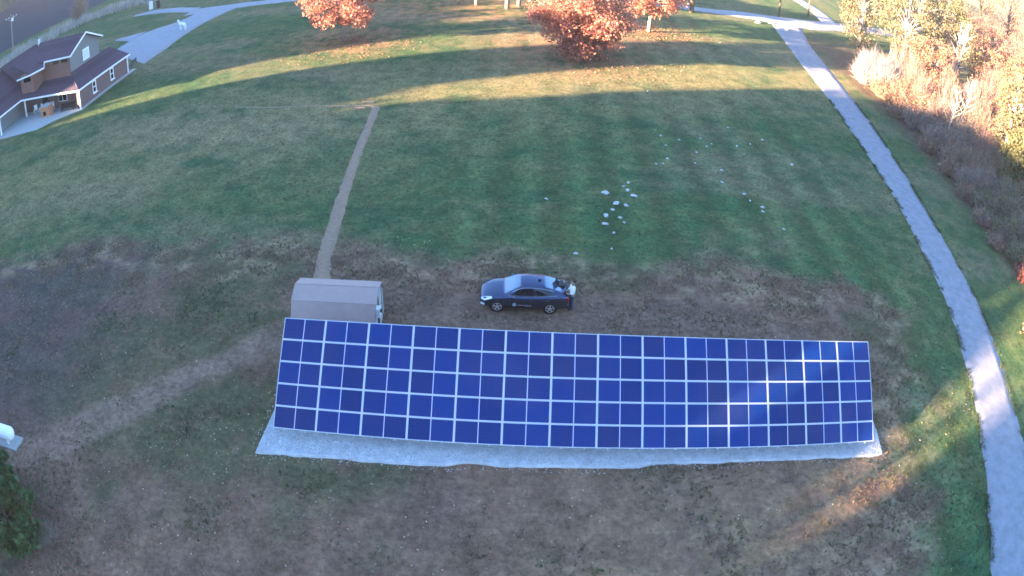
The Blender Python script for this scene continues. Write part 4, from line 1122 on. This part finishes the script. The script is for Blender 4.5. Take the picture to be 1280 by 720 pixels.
for (x, y, h, r_) in ((44.6, 48.6, 2.0, 1.7), (47.5, 48.5, 2.6, 1.9), (50.4, 51.5, 3.0, 2.0), (44.0, 44.0, 1.8, 1.6), (46.8, 43.8, 2.4, 1.8), (50.5, 45.5, 2.8, 2.0), (54, 45.5, 3.2, 2.2), (43.3, 39.8, 1.8, 1.5), (46.2, 39.0, 2.2, 1.7)):
    shr.append((x, y, h, r_, 'twig_grey', 'leaf_olive', 700, 'dark olive bush in the shaded brush beside the path verge', 'dark brush beside the verge', 'olive_bush'))
shr.append((42.6, 36.8, 1.5, 1.3, 'twig_grey', 'leaf_red', 1100, 'dark red shrub at the edge of the picture beside the verge', None, 'red_shrub'))
shr.append((37.3, 28.6, 1.3, 1.0, 'twig_tan', 'leaf_orange', 800, 'small orange shrub just inside the picture edge beside the path', None, 'orange_shrub'))
shr.append((39.9, 31.8, 1.5, 1.2, 'twig_grey', 'leaf_olive', 500, 'small olive bush between the red and orange shrubs', None, 'olive_bush'))
ORD = 'first second third fourth fifth sixth seventh eighth ninth tenth eleventh twelfth thirteenth fourteenth fifteenth sixteenth seventeenth eighteenth nineteenth twentieth twenty-first twenty-second'.split()
rank = {}
for e_ in sorted(shr, key=lambda e_: e_[1]):
    if e_[8]: rank[e_] = len([1 for q_ in rank if q_[8] == e_[8]])
WHAT = {'white brambles by the path': '%s white leafless bramble from the orange shrubs in the sunlit thicket',
        'orange shrubs by the path': '%s orange-leaved shrub up the thicket towards the white brambles',
        'brown brush along the wood': '%s bare brown bush up the wood edge from the olive brush',
        'dark brush beside the verge': '%s dark olive bush up the verge from the red shrub'}
shr = [e_[:7] + (WHAT[e_[8]] % ORD[rank[e_]] if e_[8] else e_[7],) + e_[8:] for e_ in shr]
for i, (x, y, h, r_, tw, lf, nl, lab, grp, nm) in enumerate(shr):
    pale = tw == 'twig_pale'
    twig_shrub(nm, lab, (x, y, 0), h, r_, 330 if pale else 170, M[tw], 300 + i, grp, width=.05 if pale else .035, leafm=M[lf] if lf else None, nleaf=int(nl * 1.6), leaf=.13)
# tall bare saplings, pinkish, all through the wood
defm('twig_pink', (.27, .165, .135), rough=.9, island=.35, hue=.02)
sap = [(51.5, 76.5, 6.0), (55.0, 74.5, 6.5), (53.5, 82.5, 7.0), (58.0, 79.0, 7.5), (61.5, 86.5, 8.5), (64.0, 78.5, 8.0), (56.0, 90.0, 8.0), (68.0, 94.0, 9.0), (73.0, 88.0, 8.5), (60.0, 72.0, 7.0), (66.0, 71.0, 8.0), (79.0, 92.0, 9.0), (49.5, 69.0, 5.0), (53.0, 61.5, 5.0), (70.0, 81.0, 8.0)]
SAPO = 'first second third fourth fifth sixth seventh eighth ninth tenth eleventh twelfth thirteenth fourteenth fifteenth'.split()
for i, (x, y, h) in enumerate(sorted(sap, key=lambda q_: q_[1])):
    twig_shrub('bare_sapling', 'bare pinkish sapling in the wood, %s going up from the olive bushes' % SAPO[i], (x, y, 0), h, h * .26, 120, M['twig_pink'], 500 + i, 'bare saplings in the wood', width=.045, cat='sapling', leafm=M['leaf_rust'], nleaf=420, leaf=.13)
# evergreen at the lower left corner
tree('evergreen_bush', 'dark green evergreen bush in the lower left corner', 'bush', (-21.0, 10.2, 0), 3.6, 1.95, .1, M['leaf_green'], M['bark'], 401, nclump=56, per=110, leaf=.16, clump=.24, trunk_r=.09)
tree('evergreen_bush', 'second dark evergreen bush behind the corner one, mostly outside the picture', 'bush', (-23.6, 12.2, 0), 2.6, 1.5, .1, M['leaf_green'], M['bark'], 402, nclump=48, per=100, leaf=.10, clump=.24, trunk_r=.08)
twig_shrub('bare_shrub', 'low bare shrub beside the dark evergreen bush', (-19.1, 10.8, 0), .9, .8, 90, M['twig_grey'], 403, width=.012)

def blades(name, P, hgt, wid, m, label, seed, spread=.5, per=3):
    rg = np.random.default_rng(seed); n = len(P) * per
    S = np.repeat(P, per, 0) + np.concatenate([rg.normal(size=(n, 2)) * wid * 1.6, np.zeros((n, 1))], 1)
    a = rg.random(n) * 6.283; hh = np.repeat(hgt, per) * (.6 + .7 * rg.random(n)); l = spread * hh * rg.random(n)
    T = S + np.stack([np.cos(a) * l, np.sin(a) * l, hh], 1)
    b = rg.random(n) * 6.283; u = np.stack([np.cos(b), np.sin(b), 0 * b], 1) * (wid if not hasattr(wid, '__len__') else np.repeat(wid, per)[:, None])
    V = np.stack([S - u, S + u, T], 1).reshape(-1, 3); F = np.arange(n * 3).reshape(n, 3)
    return tag(link(name, np_mesh(name, V, F), m), label, None, None, 'stuff')
# bleached reeds along the field edge, far upper left
rg = np.random.default_rng(31)
RL = smooth_line([(-108, 80), (-97, 90), (-95.5, 100), (-92, 110), (-87, 118), (-76, 124), (-62, 129), (-50, 133)], .12)
P = np.repeat(RL, 5, 0) + rg.normal(size=(len(RL) * 5, 2)) * 1.1
P = np.concatenate([P, np.zeros((len(P), 1))], 1)
blades('reeds', P, 1.1 + 1.5 * fbm(P[:, 0] * .35, P[:, 1] * .35, 5) ** 1.5, .06, M['reed'], 'bleached reeds along the edge of the dark field', 32, .35, 2)
twig_shrub('bare_bush', 'tall reddish bare bush rising behind the roof ridge', (-92.5, 117, 0), 6.5, 2.2, 160, M['twig_tan'], 404, width=.06)

# straw and green tufts on the bare soil, lawn tufts, fallen leaves
rg = np.random.default_rng(33)
def scatter(n, x0, x1, y0, y1, dens):
    X = rg.uniform(x0, x1, n); Y = y0 + (y1 - y0) * rg.random(n) ** 1.0
    k_ = rg.random(n) < dens(X, Y)
    X, Y = X[k_], Y[k_]
    ok = (poly_sdf(X, Y, BEDP) < -.05)
    pl = smooth_line(PATH_L, 2); pr = smooth_line(PATH_R, 2)
    xl = np.interp(Y, pl[:, 1], pl[:, 0]); xr_ = np.interp(Y, pr[:, 1], pr[:, 0])
    ok &= ~((X > xl - .05) & (X < xr_ + .05))
    return np.stack([X[ok], Y[ok], np.full(ok.sum(), -.02)], 1)
def d_straw(x, y):
    m_, d_ = soil_mask(x, y)
    cl = fbm(x * .8, y * .8, 7); tk = line_dist(x, y, TRACK)
    return m_ * (sstep(.48, .68, cl) * .3 + np.exp(-((d_ - 1.5) / 2.2) ** 2) * .7 * sstep(.38, .55, cl)) * sstep(.6, 1.6, tk)
P = scatter(150000, -40, 27, 7, 37, d_straw)
blades('dry_grass', P, .06 + .13 * rg.random(len(P)), .02, M['straw'], 'dry straw tufts on the bare soil', 34, 1.6, 4)
P = scatter(80000, -40, 30, 7, 37, lambda x, y: soil_mask(x, y)[0] * sstep(.52, .72, fbm(x * .35, y * .35, 77)) * .6 + sstep(17, 23, x) * sstep(30, 22, y) * .5)
blades('weeds', P, .05 + .12 * rg.random(len(P)), .022, M['grass_blade'], 'green weeds scattered on the bare soil', 35, 1.2, 4)
P = scatter(90000, -50, 46, 28, 75, lambda x, y: (1 - soil_mask(x, y)[0]) * (.25 + .35 * fbm(x * 1.5, y * 1.5, 78)))
blades('grass', P, .05 + .06 * rg.random(len(P)), .03, M['grass_blade'], 'short tufts of lawn grass', 36, 1.2, 3)
P = scatter(14000, -40, 27, 7, 36, lambda x, y: .25 + .5 * sstep(.5, .7, fbm(x * .6, y * .6, 79)))
V, F = leaf_quads(P + [0, 0, .045], .045, rg, flat=.92); tag(link('fallen_leaves', np_mesh('fallen_leaves', V, F), M['litter']), 'pale fallen leaves scattered over the soil', None, None, 'stuff')
th_ = rg.random(9000) * 6.283; rr = np.abs(rg.normal(size=9000)) * 6
tx = rg.integers(0, 3, 9000); bx = np.array([6.2, -21.8, 15.2])[tx]; by = np.array([76.6, 80.2, 92.4])[tx]
P = np.stack([bx + np.cos(th_) * rr + 1.5, by + np.sin(th_) * rr, np.full(9000, .05)], 1)
V, F = leaf_quads(P, .075, rg, flat=.9); tag(link('fallen_leaves', np_mesh('fallen_leaves', V, F), M['leaf_rust']), 'orange fallen leaves under the orange trees', None, None, 'stuff')

# turf creeping over both edges of the gravel path
pe = []
for E_ in (PATH_L, PATH_R):
    L_ = smooth_line(E_, .05); L_ = L_[(L_[:, 1] > 8) & (L_[:, 1] < 75)]
    L_ = np.repeat(L_, 3, 0); pe.append(L_ + rg.normal(size=L_.shape) * np.array([.14, .05]))
P = np.concatenate(pe); P = P[fbm(P[:, 0] * .9, P[:, 1] * .9, 15) > .46]
P = np.concatenate([P, np.full((len(P), 1), -.01)], 1)
blades('verge_grass', P, .07 + .10 * rg.random(len(P)), .022, M['grass_blade'], 'ragged grass along the edges of the gravel path', 37, 1.4, 3)

# pale stones lying in the lawn
def stone_mesh(seed, n=8):
    rg = np.random.default_rng(seed); m = MB(); prof = [(-.30, .3), (-.1, .85), (.12, 1.0), (.3, .75), (.42, .3)]
    m.lathe((0, 0, 0), (0, 0, 1), prof, n)
    for i, v in enumerate(m.v):
        f = 1 + .8 * (rg.random() - .5); m.v[i] = (v[0] * f, v[1] * f * .7, v[2] * (1.3 + .8 * (rg.random() - .5)))
    me = m.mesh('stone', False); me.materials.append(M['stone']); return me
SM = [stone_mesh(i) for i in range(5)]
big = [(6.0, 43.3, .36, 'long pale stone at the head of the stone cluster on the lawn'), (7.6, 44.0, .24, 'grey stone in the middle of the stone cluster'), (7.95, 43.2, .30, 'bright oval stone at the outer side of the stone cluster'),
       (6.6, 41.85, .34, 'broad flat stone at the centre of the cluster'), (7.25, 41.7, .24, 'small stone touching the broad flat one'), (6.3, 41.0, .20, 'small pale stone just below the broad flat one'),
       (5.75, 40.1, .28, 'oval pale stone lower in the cluster'), (5.6, 39.0, .25, 'pale stone lowest but one in the cluster'), (6.1, 38.0, .15, 'lone small stone below the cluster'), (1.9, 41.8, .17, 'lone pale stone on the lawn beyond the car')]
small = [(6.7, 40.0), (6.9, 39.4), (7.8, 45.2), (7.4, 44.6), (11.0, 49.1), (11.7, 54.8), (15.3, 55.2), (15.5, 53.5), (18.5, 54.4), (21.6, 56.7), (13.7, 49.8), (11.5, 50.1), (15.8, 49.0), (15.3, 46.8), (16.9, 44.2), (17.7, 43.4), (17.5, 42.7), (23.0, 51.9), (16.7, 45.2), (18.5, 40.4), (12.2, 66.4), (11.8, 52.8), (10.4, 48.9), (16.1, 54.2), (18.7, 58.6), (13.2, 54.3), (5.8, 36.1), (3.6, 35.3), (14.3, 52.0), (20.0, 55.3)]
for i, (x, y, s_, lab) in enumerate(big):
    o = link('stone', SM[i % 5]); o.location = (x, y, .05 * s_ / .3); s_ *= .78; o.scale = (s_, s_, s_ * .8); o.rotation_euler = (0, 0, i * 1.3 if i else .1); tag(o, lab, 'stone', 'pale stones on the lawn')
for i, (x, y) in enumerate(small):
    s_ = .10 + .06 * rs.random(); o = link('stone', SM[i % 5]); o.location = (x, y, .03); o.scale = (s_, s_, s_ * .8); o.rotation_euler = (0, 0, i * 2.1)
    tag(o, 'small pale stone among those scattered over the green lawn', 'stone', 'small pale stones scattered on the lawn')
for (x, y, lab) in ((37.9, 111.0, 'white boulder on the verge left of the path junction'), (41.0, 113.2, 'white boulder at the corner of the path junction'), (43.0, 110.0, 'pale boulder lying in the mouth of the path')):
    o = link('boulder', SM[int(x) % 5]); o.location = (x, y, .1); o.scale = (.5, .5, .5); tag(o, lab, 'boulder', 'boulders at the path junction')
# scraps of pale turf heaped where the trench ends, and a pale scrape by the array
for (x, y, rz, L, lab) in ((-13.9, 58.7, .15, 1.1, 'pale board lying where the earth strip ends'), (-14.3, 57.2, .1, .9, 'second pale board lying at the end of the earth strip')):
    m = MB(); m.box((0, 0, .06), (L, .22, .04)); m.box((.05, .02, .10), (L * .9, .16, .035)); o = m.build('board', M['bark_pale']); o.location = (x, y, 0); o.rotation_euler = (0, 0, rz); tag(o, lab, 'board')
mnd = np.random.default_rng(9)
tt = mnd.random(420) ** 1.0; P = np.stack([-11.45 - .15 * tt + mnd.normal(size=420) * .13, 24.1 - 1.8 * tt + mnd.normal(size=420) * .1, np.full(420, .01)], 1)
scatter_stones('rubble', P, .03, M['dirt'], 'pale rubble strip beside the corner of the array', 10)

# ------------------------------------------------------------------ haze added to lift the dark tones
def haze():
    m = MB(); m.box((0, 0, 20), (10400, 10400, 60))
    for i, v in enumerate(m.v): m.v[i] = (v[0], v[1], -1.0 if v[2] < 10 else 62.0)
    hm = bpy.data.materials.new('haze'); hm.use_nodes = True
    t = hm.node_tree; t.nodes.remove(t.nodes['Principled BSDF'])
    pv = t.nodes.new('ShaderNodeVolumePrincipled'); pv.inputs['Density'].default_value = .0002; pv.inputs['Color'].default_value = (.9, .93, 1.0, 1); pv.inputs['Anisotropy'].default_value = .2
    t.links.new(pv.outputs[0], t.nodes['Material Output'].inputs['Volume'])
    tag(m.build('haze', hm), 'thin bluish haze added over the lawn to lift dark tones', None, None, 'stuff')
haze()
